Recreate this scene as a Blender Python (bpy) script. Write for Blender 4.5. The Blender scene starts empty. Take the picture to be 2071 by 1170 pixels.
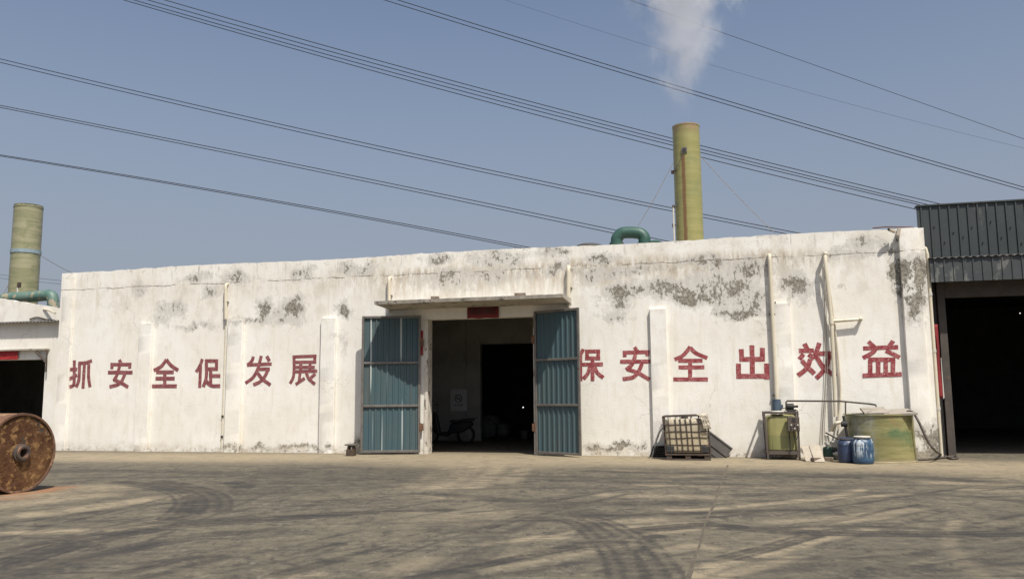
import bpy, bmesh, math, random
import numpy as np
from mathutils import Vector, Matrix, noise as mnoise
random.seed(7); np.random.seed(7)
S = bpy.context.scene
COL = S.collection

# ------------------------------------------------------------------ camera
W, H, F = 2071.0, 1170.0, 1684.975
CAM = Vector((0, -22.327, 1.63))
RT = Vector((0.96896898, 0.24702077, -0.00860434))
UP = Vector((0.03908276, -0.11874817, 0.99215493))
FW = Vector((-0.24406112, 0.96170661, 0.1247179))
cam_d = bpy.data.cameras.new('camera'); cam = bpy.data.objects.new('camera', cam_d); COL.objects.link(cam)
cam_d.sensor_width = 36; cam_d.lens = F / W * 36; cam_d.clip_end = 3000; cam_d.clip_start = .1
M = Matrix((RT, UP, -FW)).transposed().to_4x4(); M.translation = CAM
cam.matrix_world = M
S.camera = cam

# ------------------------------------------------------------------ light
SUN = Vector((.82, -1.0, 2.05)).normalized()
EL = math.asin(SUN.z); AZ = math.atan2(SUN.x, SUN.y)
world = bpy.data.worlds.new('World'); S.world = world; world.use_nodes = True
wn = world.node_tree; bg = wn.nodes['Background']
sky = wn.nodes.new('ShaderNodeTexSky'); sky.sky_type = 'NISHITA'; sky.sun_disc = False
sky.sun_elevation = EL; sky.sun_rotation = AZ
sky.air_density = 1.0; sky.dust_density = 2.5; sky.ozone_density = 2.0
hs = wn.nodes.new('ShaderNodeHueSaturation'); hs.inputs['Saturation'].default_value = .90; hs.inputs['Value'].default_value = 1.0
wn.links.new(sky.outputs[0], hs.inputs['Color'])
# dusty air near the horizon
tc = wn.nodes.new('ShaderNodeTexCoord'); sp_ = wn.nodes.new('ShaderNodeSeparateXYZ'); wn.links.new(tc.outputs['Generated'], sp_.inputs[0])
mr = wn.nodes.new('ShaderNodeMapRange'); mr.interpolation_type = 'SMOOTHSTEP'; wn.links.new(sp_.outputs[2], mr.inputs[0])
for i_, v_ in enumerate((.55, .0, 0, .88)): mr.inputs[i_+1].default_value = v_
mxs = wn.nodes.new('ShaderNodeMix'); mxs.data_type = 'RGBA'; mxs.inputs[7].default_value = (2.52, 2.72, 3.2, 1)
wn.links.new(mr.outputs[0], mxs.inputs[0]); wn.links.new(hs.outputs[0], mxs.inputs[6])
wn.links.new(mxs.outputs[2], bg.inputs[0]); bg.inputs[1].default_value = .099
sl = bpy.data.lights.new('sun', 'SUN'); sl.energy = 4.0; sl.angle = math.radians(.5); sl.color = (1, .95, .865)
so = bpy.data.objects.new('sun', sl); COL.objects.link(so)
so.rotation_euler = SUN.to_track_quat('Z', 'Y').to_euler(); so.location = (10, -20, 40)
S.view_settings.view_transform = 'Standard'; S.view_settings.look = 'None'
S.view_settings.exposure = 0.30; S.view_settings.gamma = 1
S.cycles.max_bounces = 6; S.cycles.volume_bounces = 2
S.cycles.volume_step_rate = 2.0; S.cycles.volume_max_steps = 256

# ------------------------------------------------------------------ surveying: pixel of the photo -> point at a known depth
def ray(px, py): return RT * (px - W/2) - UP * (py - H/2) + FW * F
def at(px, py, Y=0.0):
    d = ray(px, py); return CAM + d * ((Y - CAM.y) / d.y)
def gnd(px, py, z=0.0):
    d = ray(px, py); return CAM + d * ((z - CAM.z) / d.z)

# ------------------------------------------------------------------ mesh builder
class MB:
    def __init__(s): s.v = []; s.f = []
    def add(s, vs, fs):
        o = len(s.v); s.v += [tuple(v) for v in vs]; s.f += [tuple(i + o for i in f) for f in fs]; return s
    def box(s, c, d, rot=None):
        c = Vector(c); hx, hy, hz = d[0]/2, d[1]/2, d[2]/2
        vs = [Vector((x*hx, y*hy, z*hz)) for z in (-1, 1) for y in (-1, 1) for x in (-1, 1)]
        if rot is not None: vs = [rot @ v for v in vs]
        return s.add([v + c for v in vs], [(0,2,3,1),(4,5,7,6),(0,1,5,4),(2,6,7,3),(0,4,6,2),(1,3,7,5)])
    def bb(s, a, b):
        return s.box([(a[i]+b[i])/2 for i in range(3)], [abs(b[i]-a[i]) for i in range(3)])
    def tube(s, pts, r, n=10, caps=True):
        pts = [Vector(p) for p in pts]; m = len(pts)
        rs = r if isinstance(r, (list, tuple)) else [r]*m
        prev = None; vs = []; fs = []
        for i, p in enumerate(pts):
            t = (pts[min(i+1, m-1)] - pts[max(i-1, 0)]).normalized()
            if prev is None:
                a = Vector((0, 0, 1)) if abs(t.z) < .9 else Vector((1, 0, 0))
                u = t.cross(a).normalized()
            else: u = (prev - t*prev.dot(t)).normalized()
            prev = u; w = t.cross(u)
            for k in range(n):
                an = 2*math.pi*k/n; vs.append(p + (u*math.cos(an) + w*math.sin(an))*rs[i])
        for i in range(m-1):
            for k in range(n):
                a = i*n+k; b = i*n+(k+1) % n; fs.append((a, b, b+n, a+n))
        if caps: fs.append(tuple(range(n-1, -1, -1))); fs.append(tuple(range((m-1)*n, m*n)))
        return s.add(vs, fs)
    def lathe(s, prof, n=32, mat=None, caps=False):
        mat = mat or Matrix(); vs = []; fs = []; m = len(prof)
        for r, z in prof:
            for k in range(n):
                a = 2*math.pi*k/n; vs.append(mat @ Vector((r*math.cos(a), r*math.sin(a), z)))
        for i in range(m-1):
            for k in range(n):
                a = i*n+k; b = i*n+(k+1) % n; fs.append((a, b, b+n, a+n))
        if caps: fs.append(tuple(range(n-1, -1, -1))); fs.append(tuple(range((m-1)*n, m*n)))
        return s.add(vs, fs)
    def prism(s, poly, y0, y1, f=None):
        f = f or (lambda x, z, y: Vector((x, y, z)))
        n = len(poly)
        vs = [f(x, z, y0) for x, z in poly] + [f(x, z, y1) for x, z in poly]
        fs = [tuple(range(n)), tuple(range(2*n-1, n-1, -1))] + [(i, i+n, (i+1) % n+n, (i+1) % n) for i in range(n)]
        return s.add(vs, fs)
    def sheet(s, o, u, v, n, prof):           # profile of (along u, along n) swept along v
        o, u, v, n = map(Vector, (o, u, v, n)); vs = []
        for a, b in prof: vs += [o + u*a + n*b, o + u*a + n*b + v]
        return s.add(vs, [(2*i, 2*i+2, 2*i+3, 2*i+1) for i in range(len(prof)-1)])
    def xf(s, mat): s.v = [tuple(mat @ Vector(v)) for v in s.v]; return s
    def build_each(s, name, mat, parent=None, **k):
        par = list(range(len(s.v)))
        def find(a):
            while par[a] != a: par[a] = par[par[a]]; a = par[a]
            return a
        for f in s.f:
            for i in f[1:]: par[find(f[0])] = find(i)
        groups = {}
        for f in s.f: groups.setdefault(find(f[0]), []).append(f)
        out = []
        for fs in groups.values():
            ids = sorted({i for f in fs for i in f}); mp = {a: b for b, a in enumerate(ids)}
            out.append(MB().add([s.v[i] for i in ids], [tuple(mp[i] for i in f) for f in fs]).build(name, mat, parent, **k))
        return out
    def build(s, name, mat, parent=None, smooth=None, bevel=0, solid=0, seg=2):
        me = bpy.data.meshes.new(name); me.from_pydata(s.v, [], s.f)
        bm = bmesh.new(); bm.from_mesh(me); bmesh.ops.recalc_face_normals(bm, faces=bm.faces); bm.to_mesh(me); bm.free()
        if smooth is not None:
            me.polygons.foreach_set('use_smooth', [True]*len(me.polygons)); me.set_sharp_from_angle(angle=math.radians(smooth))
        o = bpy.data.objects.new(name, me); COL.objects.link(o)
        if mat: me.materials.append(mat)
        if parent: hang(o, parent)
        if solid:
            m = o.modifiers.new('solid', 'SOLIDIFY'); m.thickness = solid; m.offset = 0
        if bevel:
            m = o.modifiers.new('bevel', 'BEVEL'); m.width = bevel; m.segments = seg; m.limit_method = 'ANGLE'
        return o
ROOTW = {}
def hang(o, p):
    o.parent = p
    if p.name in ROOTW: o.matrix_parent_inverse = ROOTW[p.name].inverted()
def thing(name, loc, label, cat, group=None):
    o = bpy.data.objects.new(name, None); COL.objects.link(o); o.location = loc; o.empty_display_size = .2
    ROOTW[o.name] = Matrix.Translation(Vector(loc))
    return tag(o, label, cat, group)
def tag(o, label, cat, group=None, kind=None):
    o['label'] = label; o['category'] = cat
    if group: o['group'] = group
    if kind: o['kind'] = kind
    return o
def spline(pts, k=8):
    pts = [Vector(p) for p in pts]; out = []
    for i in range(len(pts)-1):
        p0 = pts[max(i-1, 0)]; p1 = pts[i]; p2 = pts[i+1]; p3 = pts[min(i+2, len(pts)-1)]
        for j in range(k):
            t = j/k; out.append(.5*((2*p1) + (p2-p0)*t + (2*p0-5*p1+4*p2-p3)*t*t + (3*p1-p0-3*p2+p3)*t**3))
    return out + [pts[-1]]
def trap(width, pitch, rib, h, flat_first=True):
    """trapezoid sheet profile"""
    p = [(0, 0)]; x = pitch/2
    while x + rib < width:
        p += [(x-rib*.5, 0), (x-rib*.25, h), (x+rib*.25, h), (x+rib*.5, 0)]; x += pitch
    return p + [(width, 0)]
def wave(width, pitch, h, per=6):
    n = int(width/pitch*per); return [(width*i/n, h*math.sin(2*math.pi*i/per)) for i in range(n+1)]

# ------------------------------------------------------------------ materials
class NT:
    def __init__(s, name):
        s.m = bpy.data.materials.new(name); s.m.use_nodes = True; s.t = s.m.node_tree
        s.b = s.t.nodes['Principled BSDF']; s.out = s.t.nodes['Material Output']
        s.co = s.t.nodes.new('ShaderNodeTexCoord').outputs['Object']
    def put(s, sock, v):
        if isinstance(v, bpy.types.NodeSocket): s.t.links.new(v, sock)
        elif isinstance(v, (tuple, list)) and sock.type == 'RGBA' and len(v) == 3: sock.default_value = (*v, 1)
        else: sock.default_value = v
    def math(s, op, a, b=None, c=None, clamp=False):
        n = s.t.nodes.new('ShaderNodeMath'); n.operation = op; n.use_clamp = clamp
        for i, v in enumerate((a, b, c)):
            if v is not None: s.put(n.inputs[i], v)
        return n.outputs[0]
    def vmath(s, op, a, b=None):
        n = s.t.nodes.new('ShaderNodeVectorMath'); n.operation = op; s.put(n.inputs[0], a)
        if b is not None: s.put(n.inputs[1], b)
        return n.outputs['Value'] if op in ('LENGTH', 'DISTANCE', 'DOT_PRODUCT') else n.outputs[0]
    def noise(s, scale=5, detail=4, rough=.55, stretch=None, dist=0, off=None, co=None):
        v = co or s.co
        if stretch: v = s.vmath('MULTIPLY', v, stretch)
        if off: v = s.vmath('ADD', v, off)
        n = s.t.nodes.new('ShaderNodeTexNoise'); s.put(n.inputs['Vector'], v)
        n.inputs['Scale'].default_value = scale; n.inputs['Detail'].default_value = detail
        n.inputs['Roughness'].default_value = rough; n.inputs['Distortion'].default_value = dist
        return n.outputs['Fac']
    def step(s, v, a, b, lo=0, hi=1):
        n = s.t.nodes.new('ShaderNodeMapRange'); n.interpolation_type = 'SMOOTHSTEP'
        s.put(n.inputs[0], v); s.put(n.inputs[1], a); s.put(n.inputs[2], b); s.put(n.inputs[3], lo); s.put(n.inputs[4], hi)
        return n.outputs[0]
    def mix(s, f, a, b, mode='MIX'):
        n = s.t.nodes.new('ShaderNodeMix'); n.data_type = 'RGBA'; n.blend_type = mode
        s.put(n.inputs[0], f); s.put(n.inputs[6], a); s.put(n.inputs[7], b); return n.outputs[2]
    def xyz(s, v=None):
        n = s.t.nodes.new('ShaderNodeSeparateXYZ'); s.put(n.inputs[0], v or s.co); return n.outputs
    def attr(s, name):
        n = s.t.nodes.new('ShaderNodeAttribute'); n.attribute_name = name; return n.outputs['Color']
    def bump(s, h, strength=.3, dist=.02):
        n = s.t.nodes.new('ShaderNodeBump'); n.inputs['Strength'].default_value = strength; n.inputs['Distance'].default_value = dist
        s.put(n.inputs['Height'], h); s.t.links.new(n.outputs[0], s.b.inputs['Normal'])
    def done(s, col, rough=.8, metal=0, spec=None):
        s.put(s.b.inputs['Base Color'], col); s.put(s.b.inputs['Roughness'], rough); s.put(s.b.inputs['Metallic'], metal)
        if spec is not None: s.b.inputs['Specular IOR Level'].default_value = spec
        return s.m

def weathered(name, c1, c2, scale=3, rough=.75, metal=0, c3=None, t3=.58, s3=7, st3=None, stretch=None, bump=.15, w3=.06, bd=.01):
    k = NT(name)
    n = k.noise(scale, 5, .6, stretch)
    c = k.mix(k.step(n, .35, .65), c1, c2)
    f = k.noise(scale*9, 3, .6)
    c = k.mix(k.step(f, .3, .7, 0, .3), c, tuple(x*.75 for x in c1))
    if c3:
        m = k.noise(s3, 6, .65, st3, off=(3.1, 7.7, 1.3))
        c = k.mix(k.step(m, t3, t3+w3), c, c3)
    k.bump(k.math('ADD', k.math('MULTIPLY', n, .6), k.math('MULTIPLY', f, .4)), bump, bd)
    return k.done(c, rough, metal)

def wall_material():
    k = NT('whitewash')
    P = k.xyz(); x, z = P[0], P[2]
    base = k.mix(k.step(k.noise(.7, 4), .35, .65), (.82, .795, .735), (.775, .74, .665))
    base = k.mix(k.step(k.noise(6, 5, .65, (1, 1, .35)), .48, .72, 0, .45), base, (.66, .61, .515))
    base = k.mix(k.math('MULTIPLY', k.step(k.noise(1.7, 6, .68, (1, 1, .7), off=(2, 8, 2)), .5, .66, 0, .55), k.step(z, 2.4, 4.6, .35, 1)), base, (.60, .555, .47))
    st = k.noise(3.2, 5, .6, (1.6, 1.6, .13), off=(9, 2, 4))             # faint run-down streaks
    base = k.mix(k.step(st, .55, .75, 0, .5), base, (.67, .61, .49))
    # crack under the parapet, with tan grime that runs down from it
    cz = k.math('ADD', 5.08, k.math('MULTIPLY', k.math('SUBTRACT', k.noise(.8, 8, .75, off=(2, 0, 0)), .5), .26))
    dz = k.math('SUBTRACT', cz, z)
    drip = k.noise(5.5, 5, .65, (1, 1, .18), off=(4, 4, 4))
    xm = k.math('MULTIPLY', k.step(x, -12.5, -7.5), k.step(x, 3.5, 1.0))
    xm = k.math('ADD', k.math('MULTIPLY', xm, .8), .2)
    near = k.math('MULTIPLY', k.step(dz, 1.15, .0), k.step(dz, -.32, -.08))
    g = k.math('MULTIPLY', k.math('MULTIPLY', near, xm), k.step(drip, .36, .64))
    base = k.mix(k.math('MULTIPLY', g, .9), base, (.47, .395, .29))
    near2 = k.math('MULTIPLY', k.step(dz, .45, .05), k.step(dz, -.14, -.02))
    g2 = k.math('MULTIPLY', k.math('MULTIPLY', near2, xm), k.step(k.noise(10, 5, .7, (1, 1, .4)), .47, .60))
    base = k.mix(k.math('MULTIPLY', g2, .75), base, (.30, .26, .21))
    # patches where the render shows
    pl = [(345,622,40,24,.58),(330,640,40,26,.35),(530,627,17,28,.95),(548,640,36,18,.55),(592,620,32,24,.84),(575,640,40,22,.6),(700,627,22,18,.85),(500,648,50,8,.62),
          (1252,600,34,26,.92),(1290,585,30,20,.7),(1345,583,66,22,.72),(1395,600,40,26,1.0),(1445,585,72,46,.70),(1500,598,72,46,.66),(1495,633,52,12,.86),(1530,622,14,14,.95),(1515,545,80,26,.72),
          (1612,578,34,40,.86),(1602,602,20,12,.72),(1812,548,17,40,.95),(1815,580,15,30,.95),(1852,560,26,50,1.1),(1855,612,28,44,1.0),(1846,530,12,24,.75),(1878,888,26,38,1.15),(1870,918,40,18,1.05),
          (1250,901,50,10,.98),(1200,903,28,14,.8),(1296,906,14,8,.8),(600,902,50,9,.84),(655,905,28,9,.8),(520,906,40,7,.7),(720,905,14,26,.85),(470,908,40,6,.7),
          (1010,524,70,16,.66),(888,524,34,16,.75),(940,562,130,22,.60),(1120,512,36,16,.74),(1215,520,40,12,.66),(1130,545,34,14,.7),(1210,556,50,22,.62),(1280,545,60,14,.66),(1430,530,80,14,.66),
          (430,588,22,12,.66),(400,562,40,12,.62),(480,560,36,14,.7),(610,550,30,14,.6),(720,545,50,16,.6),(1800,500,30,10,.66),(1760,490,50,14,.58),(1700,515,80,14,.58),(1235,640,36,18,.5),(620,760,0.1,.1,.1),
          (690,690,12,30,.35),(400,658,46,10,.55),(280,580,18,16,.5),(1540,470,60,12,.5),(1700,580,14,10,.5),(1895,700,10,60,.72),(1896,800,10,60,.7)]
    sv = k.t.nodes.new('ShaderNodeCombineXYZ')
    wx = k.math('ADD', x, k.math('MULTIPLY', k.math('SUBTRACT', k.noise(1.5, 5, .7, off=(11, 1, 1)), .5), 1.3))
    wz = k.math('ADD', z, k.math('MULTIPLY', k.math('SUBTRACT', k.noise(1.7, 5, .7, off=(1, 14, 1)), .5), .9))
    k.put(sv.inputs[0], wx); k.put(sv.inputs[2], wz); xz = sv.outputs[0]
    tot = None
    for px, py, rx, ry, w in pl:
        c = at(px, py, 0); a = at(px+rx, py, 0); b = at(px, py+ry, 0)
        d = k.vmath('LENGTH', k.vmath('MULTIPLY', k.vmath('SUBTRACT', xz, (c.x, 0, c.z)), (1/(a.x-c.x), 0, 1/(c.z-b.z))))
        m = k.math('MULTIPLY', k.step(d, 1.45, .25), w*.92)
        tot = m if tot is None else k.math('MAXIMUM', tot, m)
    nA = k.noise(2.6, 6, .72, (1, 1, .8), off=(1, 5, 2)); nB = k.noise(13, 6, .75, (1, 1, .5), off=(8, 3, 1))
    nn = k.math('ADD', k.math('MULTIPLY', nA, .75), k.math('MULTIPLY', nB, .75))      # mean .75
    q = k.math('MULTIPLY', k.math('ADD', tot, k.math('MULTIPLY', k.math('SUBTRACT', nn, .75), 1.9)), k.step(tot, .02, .15))
    greyc = k.mix(k.step(k.noise(13, 7, .8), .42, .58), (.135, .122, .098), (.34, .31, .25))
    base = k.mix(k.step(q, .06, .46, 0, .78), base, (.54, .515, .465))
    pm = k.step(q, .60, .66)
    base = k.mix(k.math('MULTIPLY', pm, .95), base, greyc)
    fl = k.math('MULTIPLY', k.step(tot, .1, .5), k.step(k.noise(8, 8, .8, (1, 1, .35), off=(2, 14, 2)), .58, .62))
    base = k.mix(k.math('MULTIPLY', fl, .8), base, (.76, .73, .66))
    # black run-down streaks from the coping
    cs = k.math('MULTIPLY', k.step(z, 5.0, 5.6), k.step(k.noise(7, 6, .7, (1, 1, .10), off=(6, 6, 6)), .56, .68))
    base = k.mix(k.math('MULTIPLY', cs, .6), base, (.30, .275, .235))
    cs2 = k.math('MULTIPLY', k.step(z, 5.3, 5.62), k.step(k.noise(3.5, 7, .75, off=(16, 6, 6)), .56, .62))
    base = k.mix(k.math('MULTIPLY', cs2, .6), base, (.34, .31, .27))
    # scattered chips and pocks all over
    ch = k.noise(7, 7, .8, off=(5, 5, 9))
    chm = k.step(ch, .69, .72, 0, .55)
    base = k.mix(chm, base, (.40, .36, .30))
    cr = k.math('ABSOLUTE', k.math('SUBTRACT', dz, .0))
    crm = k.math('MULTIPLY', k.math('MULTIPLY', k.step(cr, .020, .004), k.step(k.noise(2.6, 6, .7, off=(7, 7, 7)), .40, .56)), .8)
    base = k.mix(crm, base, (.16, .13, .10))
    # hairline cracks
    v = k.t.nodes.new('ShaderNodeTexVoronoi'); v.feature = 'DISTANCE_TO_EDGE'; v.inputs['Scale'].default_value = .55
    wv = k.vmath('ADD', k.co, k.vmath('SCALE', k.co)) if False else None
    nz = k.t.nodes.new('ShaderNodeTexNoise'); nz.inputs['Scale'].default_value = 1.6; nz.inputs['Detail'].default_value = 6; k.put(nz.inputs['Vector'], k.co)
    k.put(v.inputs['Vector'], k.vmath('ADD', k.co, nz.outputs['Color']))
    hc = k.math('MULTIPLY', k.step(v.outputs['Distance'], .008, .002), k.step(k.noise(.8, 3, off=(3, 1, 3)), .52, .62, 0, .35))
    base = k.mix(hc, base, (.35, .31, .26))
    # splash zone at the foot
    ft = k.math('MULTIPLY', k.step(z, .38, .0), k.step(k.noise(2.2, 6, .7, (1, 1, 1.6)), .36, .62))
    base = k.mix(k.math('MULTIPLY', ft, .75), base, (.52, .45, .34))
    ftd = k.math('MULTIPLY', k.step(z, .22, .02), k.step(k.noise(8, 6, .75), .54, .60))
    base = k.mix(k.math('MULTIPLY', ftd, .8), base, (.25, .22, .18))
    hgt = k.math('ADD', k.math('MULTIPLY', k.noise(2.5, 6, .6), .5), k.math('MULTIPLY', k.noise(22, 5, .6), .25))
    hgt = k.math('SUBTRACT', hgt, k.math('MULTIPLY', k.math('ADD', pm, crm, clamp=True), .45))
    k.bump(hgt, .55, .03)
    return k.done(base, .9, 0, .2)

def paint_material(name, c1, c2, wear):
    k = NT(name)
    c = k.mix(k.step(k.noise(9, 6, .7), .42, .6), c1, c2)
    c = k.mix(k.step(k.noise(26, 5, .7, off=(4, 1, 2)), wear, wear+.05), c, (.66, .54, .48))
    c = k.mix(k.step(k.noise(5, 4, .6, (1, 1, 3), off=(1, 1, 2)), .5, .7, 0, .35), c, tuple(v*.7 for v in c1))
    k.bump(k.noise(22, 5, .6), .4, .02)
    return k.done(c, .85, 0, .25)

def ground_material():
    k = NT('dusty_concrete')
    a = k.xyz(k.attr('mark')); ty, du, ru = a[0], a[1], a[2]
    P = k.xyz()
    rot = k.t.nodes.new('ShaderNodeMapping'); rot.inputs['Rotation'].default_value = (0, 0, math.radians(-13)); k.put(rot.inputs[0], k.co)
    R_ = rot.outputs[0]
    n1 = k.noise(.35, 6, .62, (.45, 1.3, 1), co=R_); n2 = k.noise(1.6, 7, .7, (.35, 1.6, 1), .3, co=R_); n3 = k.noise(24, 6, .75)
    n4 = k.noise(5, 6, .75, (.5, 1.2, 1), .5, off=(3, 3, 0), co=R_)
    n5 = k.noise(.9, 6, .68, (.22, 1.9, 1), .4, off=(13, 5, 0), co=R_)
    base = k.mix(k.step(n1, .35, .65), (.122, .106, .077), (.150, .131, .093))
    base = k.mix(k.step(n2, .47, .70, 0, .65), base, (.072, .066, .058))
    base = k.mix(k.step(n4, .52, .72, 0, .55), base, (.165, .145, .108))
    base = k.mix(k.step(n5, .57, .70, 0, .6), base, (.060, .056, .052))
    base = k.mix(k.step(k.noise(2.4, 7, .75, (.3, 1.5, 1), .4, off=(5, 9, 0), co=R_), .60, .68, 0, .7), base, (.25, .215, .155))
    n6 = k.noise(2.6, 9, .80, (.8, .8, 1), .5, off=(7, 2, 0), co=R_); n7 = k.noise(7, 8, .80, (1, .6, 1), .3, off=(1, 6, 0), co=R_)
    base = k.mix(k.step(n6, .50, .60, 0, .65), base, (.058, .053, .047))
    base = k.mix(k.step(n6, .45, .36, 0, .65), base, (.195, .170, .124))
    base = k.mix(k.step(n7, .54, .61, 0, .7), base, (.21, .183, .136))
    base = k.mix(k.step(n7, .46, .39, 0, .7), base, (.048, .044, .040))
    # dust
    dm = k.math('MULTIPLY', du, k.step(k.math('ADD', k.math('MULTIPLY', n4, .45), k.math('ADD', k.math('MULTIPLY', n2, .2), k.math('MULTIPLY', n6, .55))), .46, .62))
    brk = k.noise(3.2, 9, .82, (.7, 1.1, 1), .4, off=(21, 3, 0), co=R_)
    dm = k.math('MULTIPLY', dm, k.step(k.math('SUBTRACT', brk, k.math('MULTIPLY', k.step(P[1], -4.2, -2.2), .3)), .62, .46))
    dcol = k.mix(k.step(n3, .35, .65), (.36, .295, .195), (.28, .23, .155))
    base = k.mix(k.math('MULTIPLY', dm, 1.0, clamp=True), base, dcol)
    # tyre marks
    n8 = k.noise(5, 8, .82, (.8, .8, 1), .6, off=(31, 8, 0), co=R_)
    ty = k.math('MULTIPLY', ty, k.step(k.math('ADD', k.math('MULTIPLY', ty, .22), n8), .44, .62, .25, 1))
    tm = k.math('MULTIPLY', k.math('MULTIPLY', ty, .88), k.step(k.math('ADD', k.math('MULTIPLY', n7, .4), k.math('ADD', k.math('MULTIPLY', n6, .4), k.math('MULTIPLY', n2, .2))), .40, .52))
    base = k.mix(k.math('MULTIPLY', tm, 1.0, clamp=True), base, (.036, .034, .033))
    rm = k.math('MULTIPLY', ru, k.step(n4, .3, .62))
    base = k.mix(rm, base, (.30, .15, .075))
    # grit
    base = k.mix(k.step(n3, .60, .72, 0, .35), base, (.24, .21, .165))
    base = k.mix(k.step(k.noise(60, 3, .7, off=(2, 2, 2)), .62, .70, 0, .5), base, (.05, .046, .041))
    vo = k.t.nodes.new('ShaderNodeTexVoronoi'); vo.inputs['Scale'].default_value = 2.2; k.put(vo.inputs['Vector'], k.co)
    k.bump(k.math('ADD', k.math('MULTIPLY', n3, .35), k.math('ADD', k.math('MULTIPLY', n4, .5), k.math('MULTIPLY', n2, .8))), .5, .03)
    return k.done(base, .9, 0, .2)

def frp_material(name, c1, c2, c3, topz=None, rust=None, stain=None):
    """resin-and-fibre tank wall: horizontal winding bands and light bloom"""
    k = NT(name); P = k.xyz()
    wnd = k.noise(1.0, 5, .6, (.6, .6, 6.0)); blot = k.noise(1.6, 5, .6)
    c = k.mix(k.step(wnd, .38, .62), c1, c2); c = k.mix(k.step(blot, .5, .68, 0, .7), c, c3)
    if topz is not None:
        f = k.math('MULTIPLY', k.step(P[2], topz-.55, topz-.05), k.step(k.noise(4, 5, .65, (1, 1, .5)), .35, .6))
        c = k.mix(f, c, (.33, .22, .13))
    if rust:
        rx, rw, z0, z1 = rust
        dx = k.math('ABSOLUTE', k.math('ADD', k.math('SUBTRACT', P[0], rx), k.math('MULTIPLY', k.math('SUBTRACT', k.noise(1.2, 4, .6, (0, 0, 1)), .5), .12)))
        f = k.math('MULTIPLY', k.step(dx, rw, rw*.3), k.math('MULTIPLY', k.step(P[2], z1+.02, z1-.1), k.step(P[2], z0, z0+1.5, .35, 1)))
        f = k.math('MULTIPLY', f, k.step(P[1], 10.0, 9.9))
        c = k.mix(k.math('MULTIPLY', f, .85), c, (.17, .075, .035))
    if stain: c = k.mix(k.step(k.noise(2.2, 6, .7, (1, 1, .3), off=(3, 0, 3)), stain, stain+.12, 0, .8), c, (.55, .57, .54))
    k.bump(wnd, .5, .02)
    return k.done(c, .38, 0, .5)

WHITE = wall_material()
RED_A = paint_material('faded_red_paint', (.205, .060, .066), (.29, .115, .115), .63)
RED_B = paint_material('flaking_red_paint', (.25, .044, .050), (.36, .12, .12), .60)
GROUND = ground_material()
CONC = weathered('old_concrete', (.46, .42, .35), (.36, .325, .27), 2.5, .92, c3=(.15, .135, .115), t3=.57, s3=4, bump=.5, bd=.03)
STEEL = weathered('grey_steel', (.20, .185, .165), (.145, .13, .115), 4, .55, .35, c3=(.16, .08, .045), t3=.62, s3=9)
DSTEEL = weathered('dark_steel', (.075, .06, .05), (.11, .085, .065), 5, .6, .4, c3=(.16, .075, .04), t3=.56, s3=9)
BROWNF = weathered('brown_painted_frame', (.105, .082, .066), (.082, .065, .054), 4, .6, 0, c3=(.15, .075, .04), t3=.64, s3=8)
RUST = weathered('rust', (.17, .085, .048), (.12, .064, .04), 3, .9, 0, c3=(.32, .19, .10), t3=.52, s3=3.2, bump=.9, bd=.05, w3=.12)
PVC = weathered('cream_plastic_pipe', (.66, .60, .47), (.60, .54, .41), 2, .45, 0, c3=(.42, .36, .26), t3=.63, s3=5, st3=(1, 1, .3))
BLACK = weathered('black_rubber', (.02, .02, .02), (.035, .033, .03), 6, .6)
CABLE = weathered('cable_sheath', (.012, .012, .014), (.018, .018, .02), 2, .8)
HOSE = weathered('dusty_hose', (.085, .07, .058), (.12, .10, .082), 5, .6)
GREENP = weathered('green_pipe_paint', (.030, .085, .065), (.045, .11, .085), 2.5, .5, 0, c3=(.14, .12, .08), t3=.60, s3=4)
TEALP = weathered('teal_duct_paint', (.085, .17, .14), (.14, .21, .17), 1.8, .5, 0, c3=(.34, .29, .20), t3=.54, s3=2.2)
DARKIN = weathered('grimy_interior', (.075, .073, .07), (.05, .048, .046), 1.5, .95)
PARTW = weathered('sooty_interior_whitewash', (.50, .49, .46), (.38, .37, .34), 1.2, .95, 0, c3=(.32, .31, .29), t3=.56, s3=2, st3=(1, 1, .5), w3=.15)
BOARD = weathered('pale_board', (.48, .42, .33), (.40, .35, .28), 3, .9, 0, c3=(.28, .23, .17), t3=.6, s3=6)
GBOARD = weathered('grey_board', (.36, .32, .265), (.29, .26, .215), 3, .9, 0, c3=(.18, .16, .13), t3=.62, s3=5)
SHEETG = weathered('grey_roof_sheet', (.135, .13, .125), (.10, .097, .093), 3, .6, 0, c3=(.19, .175, .155), t3=.6, s3=4)
CLOTH = weathered('dirty_cloth', (.56, .50, .40), (.45, .40, .31), 6, .95, 0, c3=(.30, .25, .18), t3=.6, s3=9)
MOTORB = weathered('blue_motor_paint', (.055, .085, .12), (.075, .105, .14), 5, .5)
WPLAST = weathered('white_plastic', (.62, .59, .52), (.55, .52, .45), 5, .5)
BRICK = weathered('broken_brick', (.17, .12, .09), (.24, .20, .16), 7, .95)
REDPAP = weathered('red_paper', (.36, .018, .02), (.30, .02, .02), 4, .7)
REDDIM = weathered('shade_darkened_red_paper', (.17, .016, .020), (.13, .014, .018), 5, .8)  # red paper darkened, shade under the canopy put into its colour
REDCPL = weathered('sun_faded_red_paper', (.26, .022, .026), (.20, .02, .024), 3, .8)
SHEDF = weathered('dusty_brown_steel', (.085, .070, .058), (.06, .05, .042), 3, .7, 0, c3=(.13, .09, .06), t3=.6, s3=6)
DSHEET = weathered('dark_roof_sheet', (.055, .048, .042), (.038, .034, .031), 3, .8, 0, c3=(.085, .075, .065), t3=.6, s3=4)
REDDK = weathered('dark_print_on_red', (.07, .022, .022), (.09, .026, .024), 6, .7)
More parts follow.
